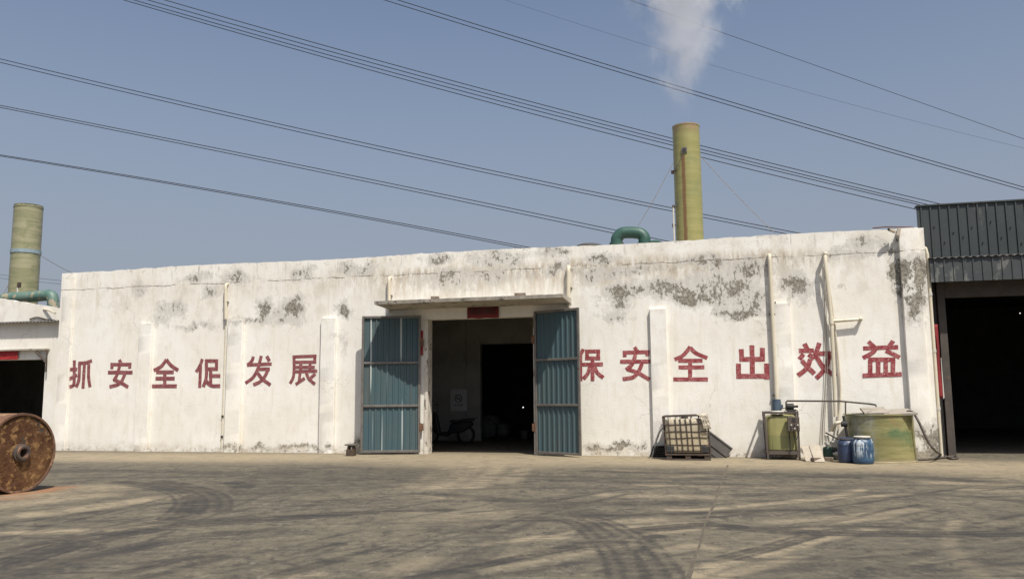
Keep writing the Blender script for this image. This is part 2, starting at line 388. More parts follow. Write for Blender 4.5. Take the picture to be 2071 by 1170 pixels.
PUMPG = weathered('green_pump_paint', (.03, .075, .055), (.045, .095, .07), 6, .5, 0, c3=(.10, .07, .04), t3=.6, s3=10)
SCOOT = weathered('dark_scooter_plastic', (.014, .015, .018), (.02, .021, .024), 5, .45)
TYRE = weathered('tyre_rubber', (.016, .016, .016), (.022, .021, .02), 8, .85)
SACKM = weathered('woven_sack', (.17, .17, .165), (.11, .11, .105), 5, .85)
CLAD = weathered('dark_green_cladding', (.042, .050, .050), (.034, .042, .042), 1.5, .5, 0, c3=(.085, .092, .088), t3=.62, s3=2.5, st3=(1, 1, .25))
AWN = weathered('awning_sheet', (.046, .054, .055), (.055, .063, .063), 2, .55, 0, c3=(.135, .135, .125), t3=.55, s3=3, st3=(1, 1, .5))

def door_sheet():
    k = NT('blue_door_sheet'); P = k.xyz()
    c = k.mix(k.step(k.noise(1.3, 5, .6, (1.2, 1.2, .5)), .35, .65), (.055, .098, .112), (.068, .100, .104))
    c = k.mix(k.step(k.noise(4, 6, .7, (1, 1, .12)), .54, .72, 0, .85), c, (.115, .108, .092))
    ws = k.math('MULTIPLY', k.step(k.noise(11, 1, .4, (1, .3, .02), off=(.6, 0, 0)), .70, .74), k.step(P[0], -8.7, -8.9))
    c = k.mix(k.math('MULTIPLY', ws, .85), c, (.55, .60, .58))
    c = k.mix(k.step(k.noise(20, 4, .7, (1, 1, .6), off=(1, 1, 1)), .72, .75, 0, .8), c, (.45, .48, .46))
    k.bump(k.noise(3, 4), .15, .01)
    return k.done(c, .55, 0, .4)
DOORM = door_sheet()

# ------------------------------------------------------------------ ground, one sheet with worn marks in the surface
def build_ground():
    fx = np.arange(-25, 12.001, .04); fy = np.arange(-17.6, 3.0, .04)
    xs = np.concatenate([[-900, -300, -120, -60, -35], fx, [16, 30, 60, 150, 900]]); ys = np.concatenate([[-300, -80, -40, -26], fy, [6, 12, 20, 40, 90, 250, 1500]])
    X, Y = np.meshgrid(xs, ys); nx, ny = len(xs), len(ys)
    ch = np.zeros((3,) + X.shape, dtype=np.float32)
    def stroke(c, pts, w, s, soft=.5, cap=True):
        p = spline([gnd(*q) for q in pts], 8); p = np.array([(q.x, q.y) for q in p])
        best = np.full(X.shape, 1e9, dtype=np.float32)
        lo = p.min(0)-w*2; hi = p.max(0)+w*2
        i0, i1 = np.searchsorted(ys, [lo[1], hi[1]]); j0, j1 = np.searchsorted(xs, [lo[0], hi[0]])
        if i1 <= i0 or j1 <= j0: return
        xx = X[i0:i1, j0:j1]; yy = Y[i0:i1, j0:j1]; b = np.full(xx.shape, 1e9)
        for a, d in zip(p[:-1], p[1:]):
            v = d-a; L = (v@v)+1e-9; t = np.clip(((xx-a[0])*v[0]+(yy-a[1])*v[1])/L, 0, 1)
            b = np.minimum(b, (xx-a[0]-t*v[0])**2+(yy-a[1]-t*v[1])**2)
        b = np.sqrt(b); rib = 1 if c else .86+.14*np.cos(b*2*np.pi/.16); b = b/w; m = np.clip((1-b)/soft, 0, 1); m = m*m*(3-2*m)*s*rib
        ch[c, i0:i1, j0:j1] = np.maximum(ch[c, i0:i1, j0:j1], m)
    def pair(c, pts, gap, w, s):        # the two wheels of one axle
        p = [gnd(*q) for q in pts]
        for sg in (-1, 1):
            q = []
            for i in range(len(p)):
                t = (p[min(i+1, len(p)-1)]-p[max(i-1, 0)]).normalized(); n = Vector((-t.y, t.x, 0))
                q.append(p[i]+n*gap*sg/2)
            sp(c, q, w, s)
    def sp(c, q, w, s):
        P = []
        for v in q:
            d = v-CAM; a = d.dot(FW); P.append((W/2+F*d.dot(RT)/a, H/2-F*d.dot(UP)/a))
        stroke(c, P, w, s)
    T, D, U = 0, 1, 2
    for pts, w, s in [
        ([(237,974),(304,981),(365,994),(389,1011),(382,1028),(358,1048)], .22, .8),
        ([(321,972),(399,989),(432,1003),(440,1015),(434,1033)], .22, .65),
        ([(0,1145),(150,1100),(250,1078),(350,1064),(500,1052),(700,1038),(900,1030)], .20, .9),
        ([(0,1115),(150,1085),(250,1066),(350,1055),(480,1046)], .16, .7),
        ([(0,1168),(200,1122),(350,1092),(450,1078),(560,1070)], .22, .75),
        ([(250,1158),(350,1132),(440,1124)], .16, .8), ([(300,1165),(400,1140),(450,1128)], .12, .7), ([(570,1165),(640,1145),(700,1128)], .12, .6),
        ([(0,1060),(150,1040),(250,1028),(330,1018)], .16, .6),
        ([(100,952),(300,952),(500,957),(640,962),(760,975)], .5, .55), ([(150,965),(400,963),(600,958)], .35, .5),
        ([(480,985),(500,968),(540,960)], .25, .6), ([(470,975),(495,984)], .3, .9),
        ([(560,985),(700,975),(820,968)], 1.6, .5), ([(600,955),(760,955),(860,960)], 1.6, .5),
        ([(900,1056),(1050,1052),(1158,1052),(1208,1079),(1242,1109),(1259,1133),(1269,1175)], .17, .55),
        ([(1100,1046),(1190,1050),(1246,1069),(1293,1098),(1322,1128),(1343,1157),(1347,1175)], .17, .55),
        ([(1158,1058),(1195,1082),(1225,1112),(1238,1140),(1245,1170)], .14, .25),
        ([(830,1168),(930,1150),(1050,1125),(1200,1098),(1330,1082)], .13, .85),
        ([(950,1168),(1100,1148),(1250,1120),(1330,1105)], .13, .7), ([(1060,1120),(1160,1100),(1230,1085)], .10, .7),
        ([(870,1060),(960,1075),(1000,1090),(960,1130),(900,1170)], .25, .55),
        ([(900,1000),(1050,1012),(1200,1018),(1400,1014)], .28, .7), ([(1050,1020),(1150,1030),(1180,1040)], .5, .6),
        ([(1150,1043),(1300,1040),(1420,1037),(1560,1031),(1680,1031)], .18, .9),
        ([(1300,1072),(1430,1062),(1600,1075),(1900,1080),(2071,1078)], .22, .85),
        ([(1430,1068),(1560,1068),(1700,1063),(1880,1068)], .14, .8),
        ([(1470,1128),(1560,1105),(1650,1080),(1720,1068)], .16, .8), ([(1400,1135),(1500,1130),(1700,1128),(1850,1120)], .10, .6),
        ([(1480,1040),(1560,1034),(1660,1030),(1700,1040)], .14, .6),
        ([(1500,960),(1620,962),(1720,965)], .3, .75), ([(1200,952),(1400,956),(1800,962),(2000,975)], .35, .65),
        ([(1100,968),(1300,975),(1500,980),(1700,985)], .35, .6), ([(1500,1000),(1700,996),(1900,1000),(2071,1012)], .25, .6),
        ([(1000,960),(1200,965),(1450,968)], .3, .6), ([(900,990),(1100,985),(1300,988)], .2, .5),
        ([(1750,1150),(1900,1120),(2071,1090)], 1.0, .45), ([(1600,1168),(1750,1150),(1850,1165)], .7, .4),
        ([(60,990),(300,1000),(550,1012),(760,1010)], .25, .4), ([(0,1168),(80,1150),(160,1135)], .5, .5)]:
        stroke(T, pts, w*1.2, min(1, s*1.15), .6)
    for pts, w, s in [
        ([(-300,922),(300,924),(1000,926),(1500,934),(2071,944)], 2.2, .95),
        ([(990,925),(940,955),(890,985)], .5, .8), ([(1030,925),(1000,950),(955,985)], .35, .8), ([(950,925),(890,955),(830,985)], .3, .6), ([(1070,925),(1060,945),(1020,975)], .3, .6),
        ([(880,925),(960,930),(1080,928)], 3.0, .9),
        ([(60,1040),(150,1030),(260,1015),(372,1000)], .40, 1.0), ([(0,1022),(100,1010),(200,1000)], .6, .9), ([(0,1078),(130,1073),(220,1071),(300,1062)], .22, .95), ([(-40,1000),(60,1000),(200,985)], 1.0, .8),
        ([(880,1005),(950,1005)], .3, .7), ([(780,1035),(850,1035)], .12, .9), ([(930,1040),(990,1037)], .2, .8), ([(900,1050),(1000,1030)], .9, .4),
        ([(980,1100),(1100,1084),(1150,1073)], .13, .95), ([(1080,1090),(1145,1086)], .10, .95), ([(1180,1050),(1260,1053),(1330,1050)], .22, .9),
        ([(1240,1066),(1320,1064),(1400,1058)], .18, 1.0), ([(1300,1080),(1400,1070),(1440,1065)], .15, .8), ([(1000,1130),(1150,1108),(1300,1085)], .12, .6),
        ([(1000,1150),(1150,1122),(1280,1100)], .10, .6), ([(1340,1112),(1400,1102),(1440,1108)], .16, .7),
        ([(1390,1172),(1440,1145),(1500,1128),(1560,1110)], .17, .95), ([(1440,1172),(1520,1148),(1600,1128)], .15, .9), ([(1500,1116),(1560,1100),(1620,1082)], .15, .95),
        ([(1530,1128),(1600,1108),(1690,1082),(1760,1070)], .13, 1.0), ([(1560,1055),(1660,1048),(1850,1030)], .18, .7), ([(1620,1070),(1720,1052),(1800,1045)], .15, .8),
        ([(1230,1000),(1330,1002),(1440,1005)], .3, .8), ([(1300,980),(1440,982),(1620,985)], .25, .7), ([(1360,1030),(1440,1028),(1620,1012),(1830,998)], .16, .95), ([(1610,1010),(1680,1004),(1740,990)], .16, .9),
        ([(1935,1050),(1920,1085),(1925,1110),(1955,1140),(1990,1165)], .11, .55),
        ([(1800,940),(1950,950),(2071,960)], 1.6, .7), ([(1900,975),(2030,978)], .35, .8), ([(1960,990),(2071,992)], .3, .6), ([(1350,965),(1480,955)], .3, .5), ([(1240,950),(1360,955)], .25, .5),
        ([(560,1170),(640,1160)], .15, .8), ([(800,1155),(860,1130)], .2, .5), ([(0,985),(20,990)], .5, .9)]:
        stroke(D, pts, w*1.25, s*(.95 if pts[0][1] < 950 else .9), .85)
    for base_, offs in (([(1060,1047),(1158,1051),(1208,1078),(1242,1109),(1259,1133),(1272,1175)], (-.17, -.03, .14)), ([(1150,1046),(1200,1050),(1246,1069),(1293,1098),(1322,1128),(1343,1157),(1350,1175)], (-.15, .02, .16)),
            ([(237,974),(304,981),(365,994),(389,1011),(382,1028),(358,1048)], (-.25, -.1, .05, .2)), ([(321,972),(399,989),(432,1003),(440,1015),(434,1033)], (-.15, .05, .2)),
            ([(0,1145),(150,1100),(250,1078),(350,1064),(500,1052),(700,1038)], (-.2, -.05, .1, .22)), ([(830,1168),(930,1150),(1050,1125),(1200,1098),(1330,1082)], (-.1, .05)), ([(1300,1072),(1430,1062),(1600,1075),(1900,1080),(2071,1078)], (-.15, .05, .2)), ([(1470,1128),(1560,1105),(1650,1080),(1720,1068)], (-.1, .1))):
        p_ = [gnd(*q) for q in base_]
        for o_ in offs:
            q_ = []
            for i in range(len(p_)):
                t_ = (p_[min(i+1, len(p_)-1)]-p_[max(i-1, 0)]).normalized(); q_.append(p_[i]+Vector((-t_.y, t_.x, 0))*o_)
            sp(T, q_, .055, .95)
    rnd = random.Random(3)
    for i in range(150):                    # short scuffs
        px = rnd.uniform(-50, 2100); py = 948 + 220*rnd.random()**1.4; L = rnd.uniform(40, 190)*(1+(py-948)/200); sl = rnd.uniform(-.28, .02)*(py-930)/130
        stroke(T, [(px, py), (px+L/2, py+sl*L/2+rnd.uniform(-2, 2)), (px+L, min(1185, py+sl*L))], rnd.uniform(.04, .14), rnd.uniform(.3, .8), .7)
    stroke(U, [(-60,1002),(60,996),(125,985)], .45, .95, .9); stroke(U, [(-60,1010),(40,1006)], .5, .6, .9)
    co = np.stack([X, Y, np.zeros_like(X)], -1).reshape(-1, 3).astype(np.float32)
    i = np.arange(ny-1)[:, None]*nx + np.arange(nx-1)[None, :]
    q = np.stack([i, i+1, i+1+nx, i+nx], -1).reshape(-1).astype(np.int32)
    me = bpy.data.meshes.new('ground'); me.vertices.add(len(co)); me.vertices.foreach_set('co', co.ravel())
    me.loops.add(len(q)); me.loops.foreach_set('vertex_index', q)
    nf = len(q)//4; me.polygons.add(nf); me.polygons.foreach_set('loop_start', np.arange(0, nf*4, 4, dtype=np.int32))
    me.update(calc_edges=True)
    a = me.attributes.new('mark', 'FLOAT_COLOR', 'POINT')
    rgba = np.ones((len(co), 4), dtype=np.float32); rgba[:, :3] = ch.reshape(3, -1).T
    a.data.foreach_set('color', rgba.ravel())
    me.materials.append(GROUND)
    o = bpy.data.objects.new('ground', me); COL.objects.link(o); o['kind'] = 'structure'; o['label'] = 'dusty grey concrete yard with curved tyre marks'
    # the joint between two slabs
    j0, j1 = gnd(1472, 940), gnd(1386, 1176); mb = MB(); n = 90; vs = []
    side = (j1-j0).cross(Vector((0, 0, 1))).normalized()
    for t in range(n+1):
        p = j0.lerp(j1, t/n); w = max(.004, .012+.016*mnoise.noise(p*1.7)+.008*random.random()); off = .03*mnoise.noise(p*.9+Vector((5, 5, 5)))
        for s_ in (-1, 1): vs.append(p + side*(off+s_*w) + Vector((0, 0, .004)))
    mb.add(vs, [(2*t, 2*t+1, 2*t+3, 2*t+2) for t in range(n)])
    JM = weathered('dirt_filled_joint', (.085, .070, .050), (.12, .098, .07), 3, .95, c3=(.15, .125, .09), t3=.55, s3=9)
    o = mb.build('pavement_joint', JM); o['kind'] = 'structure'
build_ground()

# ------------------------------------------------------------------ the white factory building
X0, X1 = -20.72, 4.93
DX0, DX1, DZ = -8.13, -5.07, 3.76           # doorway
def topz(x): return 5.66 + .02*math.sin(x*.7) + .028*mnoise.noise(Vector((x*2.3, 1, 0))) + .022*mnoise.noise(Vector((x*7, 3, 0)))
fb = thing('factory_building', ((X0+X1)/2, 0, 0), 'long white factory hall with peeling whitewash and red painted slogan', 'building')
mb = MB(); TH = .32
xs = sorted(set([round(X0+.12*i, 4) for i in range(int((X1-X0)/.12)+1)] + [X1, DX0, DX1])); 
xs = [x for i, x in enumerate(xs) if i == 0 or x-xs[i-1] > .002]
zs_full = [-.1, DZ, 5.0]
for a, b in zip(xs[:-1], xs[1:]):
    inside = a >= DX0-.001 and b <= DX1+.001
    za0 = DZ if inside else -.1
    ta, tb = topz(a), topz(b)
    mb.add([(a,0,za0),(b,0,za0),(b,0,tb),(a,0,ta),(a,TH,za0),(b,TH,za0),(b,TH,tb),(a,TH,ta)], [(0,1,2,3),(5,4,7,6),(3,2,6,7)] + ([(4,5,1,0)] if inside else []))
for x, s in ((X0, 1), (X1, -1)): mb.add([(x,0,-.1),(x,TH,-.1),(x,TH,topz(x)),(x,0,topz(x))], [(0,1,2,3)])
for x in (DX0, DX1): mb.add([(x,0,-.1),(x,TH,-.1),(x,TH,DZ),(x,0,DZ)], [(0,1,2,3)])
front = mb.build('front_wall', WHITE, fb)
# pilasters with rubbed edges
def pil(px0, px1, pytop, d=.11, full=False, top=None):
    pym = 750
    a, b = at(px0, pym, -d).x, at(px1, pym, -d).x
    zt = at((px0+px1)/2, pytop, -d).z if not full else None
    m = MB(); n = 34; rows = []
    for i in range(n+1):
        t = i/n; z = -.1+(((zt if zt else topz(a)-.01)+.1)*t)
        j = lambda s: .006*mnoise.noise(Vector((s*9.1, z*1.2, a)))+.0025*mnoise.noise(Vector((s*3, z*6, a)))
        rows.append([(a+j(1), .0-.002, z), (a+j(1), -d+.011+j(4), z), (a+.012+j(1), -d+j(2), z), (b-.012+j(3), -d+j(2), z), (b+j(3), -d+.011+j(5), z), (b+j(3), -.002, z)])
    vs = [p for r in rows for p in r]; fs = []
    for i in range(n):
        for k in range(5): fs.append((i*6+k, i*6+k+1, i*6+k+7, i*6+k+6))
    fs.append(tuple(n*6+k for k in range(6)))
    m.add(vs, fs); return m.build('pilaster', WHITE, fb, smooth=38)
for p in [(277,303,654),(457,487,648),(647,676,643),(1317,1351,624),(1567,1605,613)]: pil(*p)
pil(117,139,548,.06,True); pil(1836,1877,455,.14,True)
# roof, sides, rear and the dim rooms inside
m = MB(); m.bb((X0+.02, TH+.002, 5.05), (X1-.02, 14, 5.25)); m.build('roof', CONC, fb)
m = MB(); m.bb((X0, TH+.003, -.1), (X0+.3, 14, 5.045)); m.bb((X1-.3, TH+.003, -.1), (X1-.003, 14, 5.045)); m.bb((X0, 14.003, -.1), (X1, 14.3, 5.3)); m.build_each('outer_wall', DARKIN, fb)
m = MB(); m.bb((X0, TH+.003, 5.25), (X0+.3, 14, 5.6)); m.bb((X1-.3, TH+.003, 5.252), (X1-.003, 14, 5.6)); m.build_each('side_parapet', WHITE, fb)
PY = 6.5
pdx0, pdx1 = at(971, 760, PY).x, at(971, 760, PY).x+2.6; pdz = at(1000, 695, PY).z
m = MB(); m.bb((-13, PY, -.1), (pdx0, PY+.25, 5.04)); m.bb((pdx1, PY, -.1), (-2, PY+.25, 5.04)); m.bb((pdx0+.002, PY, pdz), (pdx1-.002, PY+.25, 5.04))
m.bb((at(913,760,PY).x, PY-.12, -.1), (at(943,760,PY).x, PY-.002, 4.8))
m.build_each('partition_wall', PARTW, fb)
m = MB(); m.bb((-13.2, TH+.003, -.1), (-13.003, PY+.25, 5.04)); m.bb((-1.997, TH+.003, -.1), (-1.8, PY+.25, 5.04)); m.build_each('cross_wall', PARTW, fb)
# jamb lining of the doorway
m = MB()
for x, s in ((DX0, -1), (DX1, 1)):
    pts = []
    for i in range(30):
        z = -.02+(DZ+.02)*i/29; w = .10+.02*mnoise.noise(Vector((x, z*3, 0)))+.012*mnoise.noise(Vector((x, z*11, 4))); pts.append((z, w))
    vs = []
    for z, w in pts: vs += [(x+s*w, -.002, z), (x+s*w, -.035, z), (x-s*.004, -.035+.01*mnoise.noise(Vector((z*5, x, 1))), z), (x-s*.004, .3, z)]
    m.add(vs, [(i*4+k, i*4+k+1, i*4+k+5, i*4+k+4) for i in range(29) for k in range(3)])
JAMB = weathered('chipped_jamb_plaster', (.66, .61, .52), (.55, .50, .42), 3, .92, 0, c3=(.19, .16, .12), t3=.57, s3=7, st3=(1, 1, .5), bump=.7, bd=.03)
m.build_each('door_jamb', JAMB, fb)
# canopy slab
m = MB(); c0 = at(757, 610, -1.2); cx0, cx1 = c0.x, at(1139, 600, -1.2).x; zc = 4.09; n = 46; vs = []
for i in range(n+1):
    t = i/n; x = cx0+(cx1-cx0)*t; j = .03*mnoise.noise(Vector((x*3, 2, 2)))+.02*mnoise.noise(Vector((x*11, 1, 2)))
    jz = .012*mnoise.noise(Vector((x*8, 4, 1)))
    vs += [(x, -.002, zc-.03), (x, -1.2+j, zc+.02), (x, -1.22+j, zc+.11+jz), (x, -.002, zc+.13)]
fs = [(i*4+k, i*4+(k+1) % 4, i*4+4+(k+1) % 4, i*4+4+k) for i in range(n) for k in range(4)] + [(0,1,2,3), (n*4+3, n*4+2, n*4+1, n*4)]
m.add(vs, fs); m.build('canopy', CONC, fb)
# door leaves
def leaf(hx, hy, ox, oy, z0, z1, nbars, flip):
    o = Vector((hx, hy, 0)); u = Vector((ox-hx, oy-hy, 0)); L = u.length; u.normalize()
    n = Vector((-u.y, u.x, 0)) if flip else Vector((u.y, -u.x, 0)); up = Vector((0, 0, 1))
    def bar(m, a0, b0, a1, b1, d0, d1):
        vs = [o+u*a+n*d+up*b for d in (d0, d1) for a, b in ((a0, b0), (a1, b0), (a1, b1), (a0, b1))]
        m.add(vs, [(0,1,2,3),(7,6,5,4),(0,4,5,1),(1,5,6,2),(2,6,7,3),(3,7,4,0)])
    d = bpy.data.objects.new('door', None); COL.objects.link(d); hang(d, fb); d.matrix_parent_inverse = ROOTW[fb.name].inverted()
    m = MB(); w = .065; H_ = z1-z0
    bar(m, 0, z0, w, z1, 0, .05); bar(m, L-w, z0, L, z1, 0, .05)
    for fz in (0, .335, .655, 1):
        b = z0+(H_-w)*fz; bar(m, w+.001, b, L-w-.001, b+w, .001, .048)
    m.build('frame', STEEL, d, bevel=.006)
    m = MB(); m.sheet(o+u*.02+n*-.012+up*(z0+.02), u, up*(H_-.04), n, trap(L-.04, .165, .07, .026)); m.build('corrugated_panel', DOORM, d, solid=.003)
    for fz in (.18, .8):
        m = MB(); p = o+up*(z0+H_*fz)+n*.03; m.tube([p-up*.12, p+up*.12], .035, 10); m.box(p+Vector((-u.x*.05, 0, 0)), (.08, .03, .2)); m.build('hinge', RUST, d)
    return d
leaf(-8.33, -.07, -9.95, -.47, .05, 3.87, 4, True)
leaf(-5.01, -.07, -3.655, -.74, .05, 3.88, 4, False)

# painted slogan, brush stroke by brush stroke
GL = [  # origin x, y, scale, stroke width, paint, strokes
 (120,680,.1352,46,0,[[(225,355),(222,680),(205,735),(152,755)],[(162,492),(270,492)],[(150,638),(268,575)],[(285,400),(400,393),(490,362)],[(305,400),(295,640),(252,758)],[(378,410),(355,777)],[(443,410),(440,600),(462,755)]]),
 (120,680,.1352,46,0,[[(898,345),(925,410)],[(765,420),(1080,418)],[(788,418),(788,487)],[(1055,418),(1055,480)],[(912,400),(870,560),(815,660)],[(812,640),(920,690),(1032,755)],[(730,537),(1098,537)],[(985,550),(940,660),(880,715),(752,752)]]),
 (120,680,.1352,50,0,[[(1605,345),(1520,450),(1412,508)],[(1600,345),(1680,440),(1780,505)],[(1450,533),(1715,533)],[(1440,628),(1728,628)],[(1388,742),(1760,742)],[(1580,540),(1580,735)]]),
 (380,680,.1352,48,0,[[(218,335),(180,440),(122,532)],[(190,440),(178,768)],[(278,345),(278,505)],[(258,365),(455,365)],[(430,345),(430,505)],[(258,485),(452,485)],[(342,505),(342,700)],[(345,588),(487,588)],[(282,510),(275,620),(232,752)],[(262,640),(310,705),(380,738),(487,738)]]),
 (380,680,.1352,48,0,[[(980,298),(955,370),(890,425)],[(885,425),(1255,410)],[(1100,288),(1065,420),(1040,500),(975,612),(862,698)],[(1180,292),(1222,368)],[(1055,487),(1228,487)],[(1205,480),(1150,600),(1080,675),(980,722)],[(1045,540),(1110,630),(1238,725)]]),
 (380,680,.1352,44,0,[[(1565,305),(1925,292)],[(1900,290),(1900,405)],[(1600,385),(1922,382)],[(1590,300),(1583,580),(1528,703)],[(1610,460),(1900,458)],[(1610,525),(1937,515)],[(1690,390),(1690,525)],[(1830,390),(1830,525)],[(1680,535),(1668,665)],[(1615,715),(1750,622)],[(1775,535),(1810,630),(1905,712)],[(1908,555),(1835,625)]]),
 (1150,660,.14486,52,1,[[(205,312),(140,450)],[(165,400),(165,760)],[(258,320),(258,465)],[(230,345),(442,345)],[(414,320),(414,465)],[(230,442),(442,442)],[(140,530),(482,525)],[(335,465),(335,757)],[(300,540),(270,650),(205,728)],[(365,560),(405,645),(487,712)]]),
 (1150,660,.14486,54,1,[[(920,285),(962,345)],[(755,362),(1132,355)],[(782,360),(782,425)],[(1100,355),(1100,412)],[(948,310),(915,460),(870,545),(802,602)],[(812,592),(960,640),(1132,740)],[(720,488),(1142,485)],[(1030,500),(980,620),(900,705),(755,730)]]),
 (1150,660,.14486,56,1,[[(1700,280),(1600,400),(1478,460)],[(1695,292),(1780,370),(1938,438)],[(1530,475),(1870,475)],[(1535,568),(1895,566)],[(1462,735),(1945,735)],[(1697,480),(1697,720)]]),
 (1450,660,.19314,52,1,[[(366,195),(372,512)],[(255,235),(262,362)],[(236,342),(502,340)],[(476,222),(476,360)],[(225,385),(228,545)],[(203,518),(552,518)],[(520,385),(524,552)]]),
 (1450,660,.19314,50,1,[[(915,178),(952,245)],[(857,253),(1015,250)],[(908,288),(862,342)],[(960,288),(1022,335)],[(978,340),(940,435),(848,512)],[(888,355),(955,430),(1022,492)],[(1072,170),(1050,240),(1025,305)],[(1050,282),(1232,280)],[(1038,305),(1100,410),(1150,455),(1245,520)],[(1182,290),(1150,400),(1100,480),(1038,540)]]),
 (1450,660,.19314,48,1,[[(1585,155),(1655,220)],[(1845,148),(1795,220)],[(1530,227),(1897,215)],[(1665,230),(1620,280),(1528,328)],[(1768,250),(1915,322)],[(1588,345),(1868,345)],[(1605,340),(1605,490)],[(1688,340),(1688,490)],[(1767,340),(1767,490)],[(1843,340),(1843,490)],[(1525,512),(1935,498)]])]
for gi, (ox, oy, sc, wd, paint, strokes) in enumerate(GL):
    m = MB()
    for si, st in enumerate(strokes):
        pts = [at(ox+x*sc, oy+y*sc, 0) for x, y in st]
        ww = wd*sc
        cpx = ox+st[0][0]*sc
        hw = (at(cpx+ww, 740, 0).x-at(cpx, 740, 0).x)/2
        p = spline(pts, 6) if len(pts) > 2 else [pts[0].lerp(pts[1], t/5) for t in range(6)]
        vs = []; yy = -.004-.0006*si
        for i, q in enumerate(p):
            t = (p[min(i+1, len(p)-1)]-p[max(i-1, 0)]).normalized(); nn = Vector((-t.z, 0, t.x))
            for s_ in (1, -1):
                w_ = hw*(1+.10*mnoise.noise(Vector((q.x*8+s_*5, q.z*8, si))))
                v = q+nn*w_*s_; vs.append((v.x, yy, v.z))
        m.add(vs, [(2*i, 2*i+1, 2*i+3, 2*i+2) for i in range(len(p)-1)])
    m.build('painted_character', (RED_A, RED_B)[paint], fb)

# red paper over the door, with its darker printed characters
def cjk(text, mat, name, parent, loc, size, rot=(math.pi/2, 0, 0), vertical=False, ext=.0008, bold=.0):
    cu = bpy.data.curves.new(name, 'FONT'); cu.body = text; cu.size = size; cu.align_x = 'CENTER'; cu.align_y = 'CENTER'; cu.extrude = ext; cu.offset = bold
    tmp = bpy.data.objects.new('tmp_text', cu); COL.objects.link(tmp); bpy.context.view_layer.update()
    me = bpy.data.meshes.new_from_object(tmp.evaluated_get(bpy.context.evaluated_depsgraph_get()))
    bpy.data.objects.remove(tmp); me.name = name; me.materials.clear(); me.materials.append(mat)
    from mathutils import Euler
    me.transform(Matrix.Translation(Vector(loc)) @ Euler(rot).to_matrix().to_4x4())
    o = bpy.data.objects.new(name, me); COL.objects.link(o); hang(o, parent); return o
a, b = at(945, 619, -.05), at(1009, 642, -.05)
bn = thing('paper_banner', ((a.x+b.x)/2, -.05, b.z), 'red paper banner pasted above the open factory doorway', 'banner')
m = MB(); n = 14; vs = []
for i in range(n+1):
    x = a.x+(b.x-a.x)*i/n; y = -.05-.012*math.sin(i*1.1)
    vs += [(x, y, a.z), (x, y-.008, (a.z+b.z)/2), (x, y, b.z+.008*math.sin(i*.9))]
m.add(vs, [(i*3+k, i*3+k+1, i*3+k+4, i*3+k+3) for i in range(n) for k in range(2)])
m.build('sheet', REDDIM, bn, smooth=60, solid=.002)
cjk('吉星高照', REDDK, 'printed_characters', bn, ((a.x+b.x)/2, -.074, (a.z+b.z)/2), .2, bold=.006)
a = at(849, 668, -.05); b = at(853, 718, -.05)
m = MB(); m.bb((a.x-.01, -.045, b.z), (b.x+.03, -.04, a.z)); tag(m.build('paper_strip', REDPAP), 'narrow red paper strip on the left jamb beside the blue door', 'banner')
for q, lb in ((( 880, 603), 'small broken brick on the canopy edge near its left half'), ((1052, 600), 'flat broken brick on the canopy edge near its right end')):
    p = at(q[0], q[1], -.95); o = MB().box((p.x, -.95, 4.09+.13+.04), (.22 if q[0] < 1000 else .3, .14, .075), Matrix.Rotation(.2, 3, 'Z')).build('brick', BRICK, bevel=.012); tag(o, lb, 'brick')

# drainpipes
def drain(px, y0, y1, lab, px1=None, r=.045, off=.07, foot=None, mat=PVC):
    a = at(px, y0, -off); b = at(px1 or px, y1, -off)
    off = .11; r *= 1.15
    t = thing('drainpipe', (a.x, -off, b.z), lab, 'pipe')
    MB().tube([(a.x, .02, a.z+.03), (a.x, -off*.6, a.z+.03), (a.x, -off, a.z-.03), (a.x, -off, a.z-.12), (b.x, -off, b.z)], r, 12).build('pipe', mat, t, smooth=50)
    m = MB()
    L = a.z-b.z
    for f in ([.5] if L < 1.5 else [.2, .5, .8]):
        z = a.z-L*f; m.box((a.x, -off*.55, z), (r*2.8, off*1.1, .03))
    m.build_each('bracket', STEEL, t)
    return t
drain(458, 576, 645, 'short cream drainpipe high on the wall at the left slogan half', r=.04)
t = thing('thin_conduit', (at(449,900,-.03).x, -.03, 0), 'thin cream conduit running down the wall right of the fourth red character', 'pipe')
cx_ = at(452, 780, -.03).x
MB().tube([(cx_, -.03, at(452,650,-.03).z), (cx_, -.03, 1.5), (cx_-.01, -.03, 0)], .016, 8).build('pipe', PVC, t)
m = MB()
for z in (1.05, .45): m.box((cx_, -.03, z), (.05, .05, .07))
m.build_each('clip', DSTEEL, t)
drain(788, 563, 632, 'short cream drainpipe above the left end of the canopy', r=.045)
drain(1150, 542, 622, 'short cream drainpipe above the right end of the canopy', r=.05)
a = at(1556, 515, -.1)
t = thing('drainpipe', (a.x, -.1, 0), 'tall straight cream drainpipe behind the yellow green dosing tank', 'pipe')
MB().tube([(a.x, .02, a.z), (a.x, -.06, a.z), (a.x, -.1, a.z-.05), (a.x, -.1, a.z-.2), (a.x+.01, -.1, .75)], .05, 12).build('pipe', PVC, t, smooth=50)
m = MB(); m.box((a.x, -.06, 1.55), (.16, .1, .05)); m.box((a.x, -.06, 3.6), (.14, .1, .04)); m.build_each('bracket', DSTEEL, t)
MB().tube([(a.x+.09, -.04, at(1572,610,0).z), (a.x+.09, -.04, .8)], .016, 8).build_each('conduit', BLACK, t)
